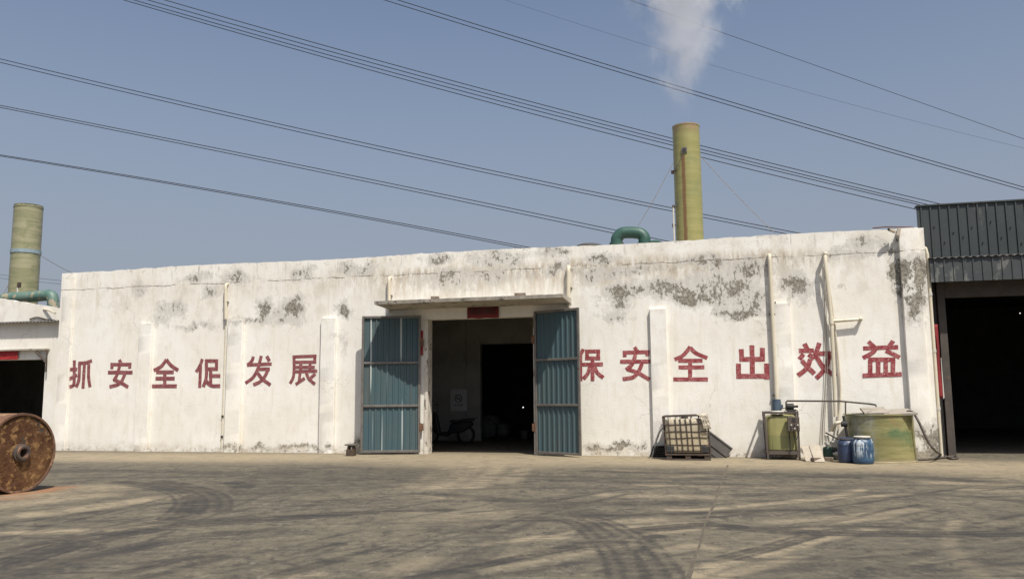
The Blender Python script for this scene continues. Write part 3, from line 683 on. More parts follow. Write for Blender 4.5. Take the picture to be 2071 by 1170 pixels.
# tall crooked pipe with side branch
off = .33
t = thing('branched_pipe', (at(1690,840,-.2).x, -.2, 0), 'tall crooked cream pipe with a side branch beside the character for effect', 'pipe')
P = [at(1669,513,.02), at(1669,513,-.17), at(1668.5,520,-.24), at(1672,560,-.24), at(1681,645,-.15), at(1685,720,-.13), at(1688,790,-.14), at(1690,842,-.14)]
MB().tube(P, .048, 12).build('pipe', PVC, t, smooth=50)
MB().tube([at(1681,649,-.15), at(1700,648,-.15), at(1738,645,-.14), at(1741,644,-.10), at(1741,644,.02)], .04, 12).build('branch', PVC, t, smooth=50)
m = MB(); 
for q in (at(1669,513,-.2), at(1740,644.5,-.13)): m.add(*(lambda b: (b.v, b.f))(MB().lathe([(0.001,-.06),(.045,-.045),(.062,0),(.045,.045),(.001,.06)], 12, Matrix.Translation(q))))
m.tube([at(1681,640,-.15), at(1681.5,655,-.15)], .062, 12); m.build_each('elbow', PVC, t, smooth=60)
MB().tube(spline([at(1670,530,-.17), at(1686,640,-.06), at(1697,740,-.06), at(1700,800,-.06), at(1698,840,-.1), at(1693,880,-.2)], 6), .022, 8).build('thin_pipe', PVC, t, smooth=60)
for pts, lb in (([ (1667,530),(1668,640),(1669,760),(1664,840),(1660,900)], 'left thin white cable hanging down the wall by the crooked pipe'), ([(1669,530),(1671,650),(1673,770),(1668,845),(1667,890)], 'right thin white cable hanging down the wall by the crooked pipe')):
    tag(MB().tube(spline([at(x, y, -.05) for x, y in pts], 6), .009, 6).build('hanging_cable', GBOARD, None, smooth=60), lb, 'cable', 'cables hanging by the crooked pipe')
# white downpipe at the right corner
t = thing('corner_pipe', (at(1908,925,.12).x, .12, 0), 'slim white downpipe on the corner between white hall and green shed', 'pipe')
xc = 5.0
MB().tube([(xc-.1, .12, at(1868,500,.12).z+.02), (xc-.03, .12, at(1870,502,.12).z), (xc, .12, at(1870,510,.12).z-.05), (xc, .12, 0)], .04, 10).build('pipe', PVC, t, smooth=50)
m = MB()
for z in (1.2, 2.6, 4.0): m.tube([(xc, .12, z-.04), (xc, .12, z+.04)], .05, 10)
m.build_each('coupling', WPLAST, t)

# security camera on the parapet
p = at(1812, 469, -.2)
t = thing('security_camera', (p.x, 0, p.z), 'white security camera bracketed high on the wall near its right end', 'camera')
m = MB(); m.tube([(p.x+.05, -.001, p.z-.02), (p.x+.03, -.16, p.z-.02)], .018, 8); m.build_each('bracket', WPLAST, t)
r1 = Matrix.Rotation(math.radians(35), 3, 'Z') @ Matrix.Rotation(math.radians(14), 3, 'Y')
MB().box((p.x-.09, -.22, p.z+.04), (.20, .075, .075), r1).build('housing', BOARD, t, bevel=.012)
MB().box((p.x+.06, -.19, p.z+.0), (.08, .07, .20), Matrix.Rotation(.25, 3, 'Y')).build('junction_box', BOARD, t, bevel=.01)
MB().tube([(p.x-.168, -.275, p.z+.06), (p.x-.19, -.29, p.z+.066)], .028, 10).build('lens', BLACK, t)
MB().tube(spline([(p.x+.06, -.25, p.z-.13), (p.x+.04, -.1, p.z-.22), (p.x+.03, -.01, p.z-.12)], 6), .008, 6).build('cable', BLACK, t)

# ------------------------------------------------------------------ iron stands at the door
def iron_stand(p, s, lab):
    t = thing('iron_stand', p, lab, 'stand'); x, y, z = p
    MB().box((x, y, .085*s), (.22*s, .20*s, .17*s)).build('base', DSTEEL, t, bevel=.01)
    m = MB(); m.box((x-.06*s, y, .225*s), (.05*s, .14*s, .11*s), Matrix.Rotation(.25, 3, 'Y')); m.box((x+.07*s, y, .225*s), (.05*s, .14*s, .11*s), Matrix.Rotation(-.35, 3, 'Y')); m.build_each('bracket', DSTEEL, t)
    MB().box((x, y, .30*s), (.30*s, .22*s, .04*s)).build('top_plate', STEEL, t, bevel=.006)
p = gnd(710, 921); iron_stand((p.x, p.y, 0), 1.0, 'small rusty iron stand on the ground left of the blue door')
p = gnd(868, 914)
t = thing('caster_stand', (p.x, p.y, 0), 'small iron caster with round wheel at the left door jamb', 'caster')
MB().box((p.x, p.y, .19), (.2, .12, .02)).build('top_plate', STEEL, t)
MB().lathe([(.001,-.03),(.06,-.03),(.07,0),(.06,.03),(.001,.03)], 16, Matrix.Translation((p.x+.03, p.y, .075)) @ Matrix.Rotation(math.pi/2, 4, 'X')).build('wheel', DSTEEL, t)
MB().tube([(p.x-.07, p.y-.05, .09), (p.x-.07, p.y+.05, .09)], .075, 12).build('roller', DSTEEL, t)
MB().box((p.x, p.y, .012), (.2, .14, .02)).build('base_plate', DSTEEL, t)

# ------------------------------------------------------------------ inside the hall
# no-smoking notice on the partition
a, b = at(911, 787, PY-.15), at(944, 830, PY-.15)
t = thing('notice_board', ((a.x+b.x)/2, PY-.15, b.z), 'pale no smoking notice on the dim inner wall', 'sign')
SIGN = weathered('pale_notice', (.72, .72, .74), (.66, .66, .68), 2, .7); INK = weathered('black_print', (.03, .03, .03), (.04, .04, .04), 4, .8)
MB().bb((a.x, PY-.16, b.z), (b.x, PY-.13, a.z)).build('board', SIGN, t)
cxs, czs = (a.x+b.x)/2, a.z-(a.z-b.z)*.42
m = MB(); m.tube([(cxs+.13*math.cos(k*math.pi/12), PY-.166, czs+.13*math.sin(k*math.pi/12)) for k in range(25)], .012, 6)
m.box((cxs, PY-.166, czs), (.27, .01, .02), Matrix.Rotation(math.radians(45), 3, 'Y')); m.box((cxs-.02, PY-.165, czs-.01), (.13, .008, .03)); m.tube([(cxs+.05, PY-.166, czs), (cxs+.065, PY-.166, czs+.05), (cxs+.05, PY-.166, czs+.08)], .008, 6)
m.build('symbol', INK, t)
cjk('禁止吸烟', INK, 'lettering', t, (cxs, PY-.166, czs-.24), .085)
# scooter parked inside
def scooter(px, py):
    q = gnd(px, py); X_, Y_ = q.x, q.y
    t = thing('scooter', (X_, Y_, 0), 'dark motor scooter parked inside the doorway by the left wall', 'scooter')
    Tm = Matrix.Translation((X_, Y_, 0)) @ Matrix.Rotation(math.radians(4), 4, 'Z')
    for wx in (-.62, .62):
        w = MB().lathe([(.27+.045*math.cos(a_), .045*math.sin(a_)) for a_ in [k*math.pi/5 for k in range(11)]], 28, Tm @ Matrix.Translation((wx, 0, .31)) @ Matrix.Rotation(math.pi/2, 4, 'X')).build('wheel', TYRE, t, smooth=60)
        MB().lathe([(.001,-.03),(.19,-.02),(.215,-.02),(.215,.02),(.19,.02),(.001,.03)], 20, Tm @ Matrix.Translation((wx, 0, .31)) @ Matrix.Rotation(math.pi/2, 4, 'X')).build('rim', STEEL, w)
    MB().prism([(-.52,.45),(-.30,.28),(.02,.25),(.10,.34),(.55,.40),(.86,.62),(.82,.74),(.12,.70),(.02,.42),(-.26,.40),(-.38,.98),(-.50,1.02),(-.58,.72)], -.13, .13).xf(Tm).build('body', SCOOT, t, bevel=.04)
    MB().prism([(.08,.71),(.1,.80),(.35,.78),(.55,.84),(.88,.86),(.90,.76),(.5,.72)], -.14, .14).xf(Tm).build('seat', BLACK, t, bevel=.03)
    m = MB(); m.tube([(-.44,-.33,1.08),(-.42,-.12,1.03),(-.42,.12,1.03),(-.44,.33,1.08)], .018, 8); m.tube([(-.62,0,.31),(-.43,0,1.0)], .03, 8); m.xf(Tm).build('handlebar', DSTEEL, t)
    for s_ in (-1, 1):
        m = MB(); m.tube([(-.44,s_*.26,1.07),(-.46,s_*.30,1.25)], .008, 6); m.box((-.46,s_*.30,1.30), (.02,.11,.08)); m.xf(Tm).build('mirror', BLACK, t)
    m = MB(); m.tube([(.7,-.1,.80),(1.02,-.1,.87),(1.02,.1,.87),(.7,.1,.80)], .014, 6); m.xf(Tm).build('rack', STEEL, t)
    MB().box((-.52,0,.86), (.14,.2,.14)).xf(Tm).build('headlight', WPLAST, t, bevel=.03)
    MB().prism([(-.92,.52),(-.62,.66),(-.36,.55),(-.40,.50),(-.62,.60),(-.88,.48)], -.07, .07).xf(Tm).build('front_fender', SCOOT, t, bevel=.01)
scooter(906, 897)
def sack(px, py, Y, d, lab, seed):
    q = at(px, py, Y); me = bmesh.new(); bmesh.ops.create_icosphere(me, subdivisions=3, radius=1)
    for v in me.verts:
        f = 1+.22*mnoise.noise(v.co*1.8+Vector((seed, 0, 0)))
        v.co = Vector((math.copysign(abs(v.co.x)**.7, v.co.x)*d[0]*f, math.copysign(abs(v.co.y)**.7, v.co.y)*d[1]*f, math.copysign(abs(v.co.z)**.75, v.co.z)*d[2]*f))+Vector((q.x, Y, d[2]+(q.z if q.z > .3 else 0)))
    mesh = bpy.data.meshes.new('sack'); me.to_mesh(mesh); me.free(); mesh.materials.append(SACKM)
    for p_ in mesh.polygons: p_.use_smooth = True
    o = bpy.data.objects.new('sack', mesh); COL.objects.link(o); tag(o, lab, 'sack', 'sacks beyond the inner doorway')
sack(983, 893, 8.2, (.42, .35, .38), 'lower left bulky sack just beyond the inner doorway', 1)
sack(1012, 893, 8.8, (.40, .35, .30), 'lower middle bulky sack just beyond the inner doorway', 4)
sack(990, 862, 8.5, (.38, .30, .22), 'pale sack lying on top of the sacks beyond the inner doorway', 7)
q = gnd(1061, 886); MB().lathe([(.001,0),(.13,0),(.17,.30),(.16,.30),(.125,.02),(.001,.02)], 20, Matrix.Translation((q.x, q.y, 0))).build('bucket', SACKM, None, smooth=40)
tag(bpy.data.objects['bucket'], 'pale bucket on the floor of the dark inner doorway', 'bucket')
EM = NT('spot_glow'); EM.b.inputs['Emission Color'].default_value = (1, .97, .9, 1); EM.b.inputs['Emission Strength'].default_value = 2; EM.done((.8, .8, .8))
q = at(1058, 823, 12.5); t = thing('daylight_spot', tuple(q), 'small glowing bead standing in for a spot of daylight deep inside the dark hall', 'lamp')  # glowing bead added for a bright spot of daylight, no lamp hangs here
MB().lathe([(.001,-.025),(.016,-.016),(.022,0),(.016,.016),(.001,.025)], 12, Matrix.Translation(q)).build('glow_bead', EM.m, t, smooth=60)
MB().tube([(q.x, q.y, q.z+.05), (q.x, q.y, 5.03)], .01, 6).build('cord', BLACK, t)  # cord added only to hold the daylight bead

# ------------------------------------------------------------------ caged liquid tote
def tote():
    q0, q1 = gnd(1347, 930), gnd(1437, 930); w = (q1-q0).length; c = (q0+q1)/2
    t = thing('caged_tote', (c.x, c.y+.5, 0), 'caged white liquid tote with rusty bars on a pallet against the wall', 'tote')
    z1 = at(1385, 842, c.y).z; D_ = 1.0
    Tm = Matrix.Translation((c.x, c.y, 0)) @ Matrix.Rotation(math.radians(1), 4, 'Z')
    def warp(v):
        v = Vector(v); f = max(0, (v.z-.16)/(z1-.16)); return Tm @ Vector((v.x-.055*f+.012*math.sin(v.z*9)*f, v.y-.03*math.sin(v.x*3+1)*f, v.z+.035*f*(v.x/w+.5)))
    def wb(m): m.v = [tuple(warp(v)) for v in m.v]; return m
    TOT = NT('cloudy_plastic'); k = TOT; P_ = k.xyz()
    c_ = k.mix(k.step(k.noise(2.2, 5, .6), .35, .65), (.50, .435, .32), (.40, .345, .245)); c_ = k.mix(k.step(k.noise(5, 5, .7, (1, 1, .4), off=(2, 2, 2)), .56, .68, 0, .7), c_, (.30, .26, .18))
    c_ = k.mix(k.step(P_[2], .75, .70, 0, .45), c_, (.45, .37, .22)); k.bump(k.noise(3, 4), .4, .05); k.done(c_, .45)
    m = MB(); bx = [(-w/2+.04, w/2-.04), (.05, D_-.05), (.17, z1-.07)]
    bm = bmesh.new(); bmesh.ops.create_cube(bm, size=1); bmesh.ops.subdivide_edges(bm, edges=bm.edges, cuts=9, use_grid_fill=True)
    for v in bm.verts:
        x, y, z = v.co*2; r = 1-.09*max(0, abs(x)**6+abs(y)**6+abs(z)**6-1.0)/2
        n_ = .02*mnoise.noise(Vector((x*2, y*2, z*2)))
        r = 1-(1-r)*.6; x *= r; y *= r; z *= r
        v.co = warp(((x*.5)*(w-.06)+n_*.5, D_/2-.018+y*.5*(D_-.05)+n_*.4, (bx[2][0]+bx[2][1])/2+z*.5*(bx[2][1]-bx[2][0])))
    me = bpy.data.meshes.new('bottle'); bm.to_mesh(me); bm.free(); me.materials.append(TOT.m)
    for p_ in me.polygons: p_.use_smooth = True
    o = bpy.data.objects.new('bottle', me); COL.objects.link(o); hang(o, t)
    m = MB(); r = .012
    def loop(z, sag=0):
        pts = []
        for k_ in range(13): pts.append((-w/2+w*k_/12, .0, z+sag*math.sin(k_/12*math.pi*2)))
        pts += [(w/2, D_*k_/6, z) for k_ in range(1, 7)]+[(w/2-w*k_/12, D_, z) for k_ in range(1, 13)]+[(-w/2, D_-D_*k_/6, z) for k_ in range(1, 7)]
        return pts
    lv = [.17+(z1-.17)*f for f in (.06, .22, .41, .58, .78, 1.0)]
    for i, z in enumerate(lv): m.tube(loop(z, (0, .006, -.008, .008, -.005, 0)[i]), r*(1.35 if i == 5 else 1), 6, False)
    for k_ in range(8):
        f = (0, .125, .29, .40, .52, .64, .81, 1)[k_]; x = -w/2+w*f
        m.tube([(x, -.012, .15), (x+.012*math.sin(k_*2), -.016, .6), (x, -.012, z1)], r, 6); m.tube([(x, D_+.012, .15), (x, D_+.012, z1)], r, 6)
    for k_ in range(1, 6):
        y = D_*k_/6
        for x in (-w/2-.012, w/2+.012): m.tube([(x, y, .15), (x, y, z1)], r, 6)
    wb(m).build('cage', DSTEEL, t, smooth=60)
    m = MB()
    for y in (.05, D_/2, D_-.05): m.box((0, y, .02), (w+.02, .11, .03))
    for x in (-w/2+.08, 0, w/2-.08):
        for y in (.06, D_/2, D_-.06): m.box((x, y, .075), (.13, .11, .08))
    m.box((0, D_/2, .135), (w+.04, D_+.03, .04)); m.xf(Tm).build('pallet', DSTEEL, t, bevel=.006)
    m = MB(); 
    for x in (-w/2+.11, w/2-.13): m.box((x, .005, .26), (.20, .04, .17))
    m.xf(Tm).build_each('corner_guard', BLACK, t, bevel=.02)
    m = MB(); m.tube([(-.02, D_/2, z1-.08), (-.02, D_/2, z1-.01)], .09, 16); wb(m).build('cap', BLACK, t)
    # crumpled cloth hung over the top right corner: its own thing
    bm = bmesh.new(); bmesh.ops.create_grid(bm, x_segments=22, y_segments=26, size=1)
    for v in bm.verts:
        a_, b_ = v.co.x, v.co.y
        fold = .035*mnoise.noise(Vector((a_*3, b_*2, 1)))+.02*mnoise.noise(Vector((a_*8, b_*5, 3)))
        L = (b_+1)/2*.62
        if L < .25: p = (w/2-.12+a_*.12, .25-L, z1+.03+fold*.6)
        else: p = (w/2-.08+a_*(.10-.04*(L-.25))+.18*(L-.25), -.035-abs(fold)*1.3-.02, z1+.02-(L-.25)*.9+fold*.5)
        v.co = warp(p)
    me = bpy.data.meshes.new('cloth'); bm.to_mesh(me); bm.free(); me.materials.append(CLOTH)
    for p_ in me.polygons: p_.use_smooth = True
    o = bpy.data.objects.new('cloth', me); COL.objects.link(o); md = o.modifiers.new('solid', 'SOLIDIFY'); md.thickness = .006
    tag(o, 'dirty crumpled cloth hanging over the top right corner of the caged tote', 'cloth')
tote()
# corrugated sheets lying by the tote
for k_ in range(5):
    q = gnd(1347, 924); z = .03+k_*.055
    o = MB().sheet((q.x-.42+.02*k_, q.y+.05+.02*(k_ % 2), z), (0, 1, 0), (.75, .05*(k_ % 3), .012*k_), (0, 0, 1), wave(.8, .13, .018)).build('corrugated_sheet', DSHEET, None, smooth=50, solid=.012)
    tag(o, ['bottom grey corrugated sheet of the low pile left of the caged tote', 'second lowest grey corrugated sheet of the pile left of the tote', 'middle grey corrugated sheet of the pile left of the tote', 'second highest grey corrugated sheet of the pile left of the tote', 'topmost grey corrugated sheet of the pile left of the tote'][k_], 'sheet', 'corrugated sheets piled left of the tote')
# roof sheet leaning on the wall right of the tote
a, b, c, d = at(1437, 880, -.12), at(1452, 882, -.10), at(1482, 906, -.14), at(1470, 925, -.42)
o = Vector((at(1450, 882, -.08))); u = (at(1482, 906, -.08)-o); Lu = u.length+.25; u.normalize()
dn = (gnd(1468, 925)-at(1482, 905, -.08)); o2 = o-u*.25
nrm = u.cross(dn).normalized(); nrm = nrm if nrm.y < 0 else -nrm
m = MB(); m.sheet(o2, dn.normalized(), u*Lu, nrm, [(0,0),(.02,.03),(.06,.03),(.08,0),(.30,0),(.32,.035),(.36,.035),(.38,0),(.5,0),(.52,.03),(.56,.03),(.58,0),(.62,0)])
tag(m.build('roof_sheet', DSHEET, None, solid=.006), 'grey ribbed roof sheet leaning on the wall right of the caged tote', 'sheet')
MB().tube(spline([at(1318,925,-.4), at(1328,890,-.35), at(1336,870,-.32), at(1345,862,-.3)], 6), .02, 8).build('bent_rod', SHEETG, None, smooth=60)
tag(bpy.data.objects['bent_rod'], 'bent grey rod rising from the sheet pile behind the caged tote', 'rod')

# ------------------------------------------------------------------ dosing tank in a frame
def dosing_tank():
    q0, q1 = gnd(1552, 929), gnd(1619, 929); x0, x1, yf = q0.x, q1.x, q0.y; w = x1-x0; dp = .72; z1 = at(1580, 832, yf).z
    t = thing('dosing_tank', ((x0+x1)/2, yf+dp/2, 0), 'yellow green plastic dosing tank in a brown steel frame with control box', 'tank')
    def sh(x, z): return x-.05*(z/z1)*(1-(x-x0)/w)
    m = MB(); s_ = .045
    for x in (x0, x1-s_):
        for y in (yf, yf+dp-s_): m.add([(sh(x,0)+dx, y+dy, z) if z == 0 else (sh(x, z)+dx, y+dy, z) for z in (0, z1) for dx, dy in ((0,0),(s_,0),(s_,s_),(0,s_))], [(0,1,2,3),(7,6,5,4),(0,4,5,1),(1,5,6,2),(2,6,7,3),(3,7,4,0)])
    lx = sh(x0, z1)
    for y in (yf+.003, yf+dp-s_-.003): m.bb((lx+s_+.001, y, z1-s_), (x1-s_-.001, y+s_-.004, z1-.001)); m.bb((x0+s_, y, .13), (x1-s_-.001, y+s_-.004, .20))
    for x in (lx, x1-s_): m.bb((x+.003, yf+s_+.001, z1-s_), (x+s_-.003, yf+dp-s_-.001, z1-.001)); m.bb((x+.003, yf+s_+.001, .13), (x+s_-.003, yf+dp-s_-.001, .2))
    m.bb((x0+s_, yf+s_, .195), (x1-s_-.001, yf+dp-s_, .215)); m.build('frame', BROWNF, t)
    k = NT('yellow_green_plastic'); P_ = k.xyz()
    c = k.mix(k.step(k.noise(1.6, 4), .35, .65), (.31, .285, .115), (.26, .24, .095)); c = k.mix(k.step(P_[2], .60, .56, 0, .75), c, (.20, .205, .085)); c = k.mix(k.step(k.noise(4, 5, .7, (1, 1, .3)), .58, .72, 0, .6), c, (.20, .16, .07)); k.done(c, .4)
    cx, cy = (lx+x1)/2+.01, yf+dp/2; hw, hd = w/2-.03, dp/2-.05; prof = []; n = 96
    vs = []; fs = []
    levels = [(.215, .93), (.24, 1), (z1-.17, 1), (z1-.12, .96), (z1-.09, .85), (z1-.075, .5), (z1-.07, .02)]
    for z, sc in levels:
        for k_ in range(n):
            a = 2*math.pi*k_/n; ex = .42
            bx = math.copysign(abs(math.cos(a))**ex, math.cos(a)); by = math.copysign(abs(math.sin(a))**ex, math.sin(a))
            rib = 1-.025*(math.cos(bx*11) > .72)*(abs(by) > .9)
            vs.append((cx+hw*bx*sc, cy+hd*by*sc*rib, z))
    for i in range(len(levels)-1):
        for k_ in range(n): a = i*n+k_; b = i*n+(k_+1) % n; fs.append((a, b, b+n, a+n))
    MB().add(vs, fs).build('tank', k.m, t, smooth=40)
    lc = Vector((cx-.08, yf+.17, z1-.03)); MB().lathe([(.001,.05),(.15,.05),(.165,.03),(.165,-.03),(.15,-.03)], 28, Matrix.Translation(lc)).build('lid', WPLAST, t, smooth=40)
    mp = Vector((cx-.07, yf+.5, z1)); m = MB(); m.tube([mp+Vector((0,0,-.06)), mp+Vector((0,0,.02))], .09, 16); m.tube([mp+Vector((0,0,.02)), mp+Vector((0,0,.25))], .115, 18); m.tube([mp+Vector((0,0,.25)), mp+Vector((0,0,.30))], .105, 18); m.box(mp+Vector((.12,-.02,.12)), (.06,.1,.09)); m.build('motor', MOTORB, t, smooth=40)
    pp = Vector((cx+.27, yf+.42, z1)); m = MB(); m.box(pp+Vector((0,0,.02)), (.2,.16,.05)); m.tube([pp+Vector((-.1,0,.12)), pp+Vector((.06,0,.12))], .075, 14); m.tube([pp+Vector((.06,0,.12)), pp+Vector((.16,0,.12))], .03, 10); m.tube([pp+Vector((0,0,.03)), pp+Vector((0,0,.1))], .04, 10); m.build('pump', BLACK, t, smooth=40)
    bx0, bx1 = at(1593, 870, yf-.03).x, at(1617, 870, yf-.03).x; bz1, bz0 = at(1605, 842, yf-.03).z, at(1605, 871, yf-.03).z
    bo = MB().bb((bx0, yf-.16, bz0), (bx1, yf-.002, bz1)).build('control_box', BROWNF, t, bevel=.008)
    MB().bb((bx0+.10, yf-.168, bz1-.13), (bx1-.09, yf-.1605, bz1-.03)).build('screen', BLACK, bo)
    for r_ in range(2):
        for c_ in range(3):
            MB().tube([(bx0+.08+.075*c_, yf-.16, bz1-.19-.085*r_), (bx0+.08+.075*c_, yf-.19, bz1-.19-.085*r_)], .018, 10).build('knob', (WPLAST if (r_+c_) % 2 == 0 else BLACK), bo)
    m = MB(); m.tube([(bx0+.03, yf-.04, bz0), (bx0+.05, yf-.04, .2)], .014, 8); m.tube(spline([(bx0+.12, yf-.08, bz0), (bx0+.16, yf-.1, bz0-.2), (bx0+.24, yf-.09, bz0-.1), (bx0+.26, yf-.06, bz0)], 6), .01, 6)
    m.tube(spline([pp+Vector((-.1,0,.1)), pp+Vector((-.25,-.02,.06)), mp+Vector((.12,-.02,.1))], 5), .01, 6); m.tube(spline([pp+Vector((.08,-.05,.05)), pp+Vector((.14,-.12,0)), pp+Vector((.13,-.3,-.1))], 5), .012, 6); m.build_each('cable', BLACK, t, smooth=60)
    return pp, yf
pp, yf_tank = dosing_tank()
t = thing('feed_pipe', (pp.x-.1, pp.y, pp.z), 'thin horizontal feed pipe running from the dosing tank to the green vat', 'pipe')
MB().tube([(at(1590,830,pp.y).x, pp.y, pp.z+.02), (at(1590,812,pp.y).x, pp.y, at(1590,812,pp.y).z), at(1592,810,pp.y), at(1700,810.5,-.7), at(1758,816,-.8), at(1771,818,-.9), at(1772,822,-.9)], .022, 8).build('pipe', HOSE, t)
MB().tube([at(1710,811,-.72), at(1710,845,-.72)], .018, 8).build('stay', HOSE, t)

# boards leaning next to the tank, brick at their foot
for i, (pa, pb, wpx, lab) in enumerate([((1621,902),(1630,933),16,'left narrow pale board leaning on the wall right of the dosing tank'), ((1637,900),(1648,934),20,'right pale board leaning on the wall right of the dosing tank')]):
    a, b = at(pa[0], pa[1], -.75-.05*i), gnd(*pb); wv = Vector((at(pa[0]+wpx, pa[1], -.8).x-a.x, -.02, 0))
    n_ = (b-a).cross(wv).normalized()*.018; vs = [p_+e for e in (n_*0, n_) for p_ in (a, a+wv, b+wv, b)]
    tag(MB().add(vs, [(0,1,2,3),(7,6,5,4),(0,4,5,1),(1,5,6,2),(2,6,7,3),(3,7,4,0)]).build('leaning_board', BOARD), lab, 'board', 'boards leaning by the dosing tank')
q = gnd(1650, 933); tag(MB().box((q.x, q.y-.03, .05), (.2, .14, .1), Matrix.Rotation(.5, 3, 'Z')).build('brick', BRICK, None, bevel=.012), 'brown broken brick at the foot of the leaning pale boards', 'brick')
q = gnd(1677, 931); tag(MB().box((q.x, q.y+.05, .04), (.2, .13, .08), Matrix.Rotation(-.2, 3, 'Z')).build('brick', BRICK, None, bevel=.012), 'brown broken brick in front of the small green pump', 'brick')

# small green pump with white valve
q = gnd(1676, 929); X_, Y_ = q.x, q.y+.05
t = thing('pump', (X_, Y_, 0), 'small green pump with white plastic valve fittings by the wall', 'pump')
m = MB(); m.lathe([(.001,.06),(.11,.06),(.12,.1),(.12,.26),(.10,.30),(.05,.31)], 18, Matrix.Translation((X_, Y_, 0))); m.box((X_, Y_, .03), (.3, .2, .05)); m.build('body', PUMPG, t, smooth=40)
m = MB(); m.tube([(X_, Y_, .3), (X_, Y_, .52)], .05, 12); m.tube([(X_, Y_, .36), (X_, Y_, .42)], .075, 12); m.tube([(X_, Y_, .50), (X_-.01, Y_, .58)], .05, 12); m.tube([(X_+.05, Y_-.05, .42), (X_+.2, Y_-.05, .43)], .02, 8); m.tube([(X_+.1, Y_-.06, .14), (X_+.38, Y_-.08, .14)], .035, 12); m.tube([(X_+.16, Y_-.06, .14), (X_+.22, Y_-.06, .14)], .055, 12); m.build('valve', WPLAST, t, smooth=40)
MB().tube([(X_+.05, Y_+.12, .18), (X_+.5, Y_+.15, .2)], .11, 16).build('motor', BLACK, t, smooth=40)
MB().tube([at(1670,874,-.6), at(1698,889,-.8)], .02, 8).build('iron_bar', DSTEEL); tag(bpy.data.objects['iron_bar'], 'dark iron bar slanting above the small green pump', 'bar')

# ------------------------------------------------------------------ big green vat
def vat():
    qf = gnd(1779, 936); R = .765; cx = at(1779, 880, qf.y+R).x; cy = qf.y+R; z1 = at(1779, 836, cy).z
    t = thing('vat', (cx, cy, 0), 'large round green fibreglass vat with boards over its top', 'vat')
    k = NT('green_fibreglass'); P_ = k.xyz()
    wnd = k.noise(1.0, 6, .65, (1.2, 1.2, 7.0)); c = k.mix(k.step(wnd, .36, .64), (.20, .185, .075), (.285, .26, .115))
    c = k.mix(k.step(k.noise(1.3, 5, .6), .48, .66, 0, 1.0), c, (.105, .155, .07)); c = k.mix(k.step(k.noise(2.0, 5, .6, off=(4, 4, 4)), .55, .7, 0, .9), c, (.25, .185, .08))
    sx = k.math('ABSOLUTE', k.math('SUBTRACT', P_[0], cx-.42))
    c = k.mix(k.math('MULTIPLY', k.step(sx, .34, .05), k.step(k.noise(5, 6, .7, (1, 1, .5)), .40, .62, 0, .85)), c, (.34, .35, .31))
    c = k.mix(k.step(P_[2], .12, .02, 0, .6), c, (.33, .26, .18)); k.bump(wnd, .5, .03); k.done(c, .35)
    MB().lathe([(R+.03,0),(R+.03,.02),(R,.035),(R-.01,z1*.5),(R-.015,z1-.03),(R+.02,z1-.025),(R+.02,z1),(R-.06,z1),(R-.06,.1),(.001,.1)], 64, Matrix.Translation((cx, cy, 0))).build('shell', k.m, t, smooth=35)
    MB().lathe([(.001, z1-.25), (R-.065, z1-.25)], 40, Matrix.Translation((cx, cy, 0))).build('liquid', BLACK, t)
    m = MB(); f = at(1708, 852, cy-.3); m.tube([f+Vector((-.02,0,.14)), f+Vector((.05,0,-.42))], .03, 8); m.tube([f+Vector((-.08,0,-.05)), f+Vector((.06,0,-.05))], .07, 12); m.build('drain_valve', BLACK, t)
    f2 = at(1696, 853, cy-.3); m = MB(); m.tube([f2+Vector((-.07,0,-.02)), f2+Vector((.08,0,0))], .04, 10); m.tube(spline([f2+Vector((-.05,0,-.02)), f2+Vector((-.10,.06,-.08)), f2+Vector((-.13,.2,-.2))], 5), .045, 10); m.build('inlet_pipe', PVC, t, smooth=50)
    for (a, b, c_, d_, zz, hh, mt, lab, tl) in [((1742,829),(1790,829),.45,.5,.045,.05,GBOARD,'left grey board lying over the top of the green vat',.17), ((1778,832),(1843,834),.65,.62,.015,.045,GBOARD,'right grey board lying over the top of the green vat',.08), ((1722,836),(1800,838),.25,.5,.005,.02,DSTEEL,'dark plank under the grey boards on the green vat',.02)]:
        x0, x1 = at(a[0], a[1], cy).x, at(b[0], b[1], cy).x
        tag(MB().box(((x0+x1)/2, cy-.15, z1+zz+hh/2), (x1-x0, c_*1.6, hh), Matrix.Rotation(-.04, 3, 'Y') @ Matrix.Rotation(tl, 3, 'X')).build('cover_board', mt), lab, 'board', 'boards on the green vat')
    return cx, cy, R, z1
vx, vy, vR, vz = vat()
pts = [at(1835,831,vy-.25), at(1846,833,vy-.4), at(1858,852,vy-.55), at(1876,890,vy-.55), at(1893,912,-1.1), gnd(1908,924)+Vector((0,0,.05)), gnd(1925,929)+Vector((0,0,.03)), gnd(1938,927)+Vector((0,0,.03)), gnd(1925,925)+Vector((0,0,.03)), gnd(1880,930)+Vector((0,0,.03)), gnd(1850,931)+Vector((0,0,.03))]
tag(MB().tube(spline(pts, 8), .028, 8).build('hose', HOSE, None, smooth=60), 'dusty hose drooping from the green vat to the ground by the shed', 'hose')
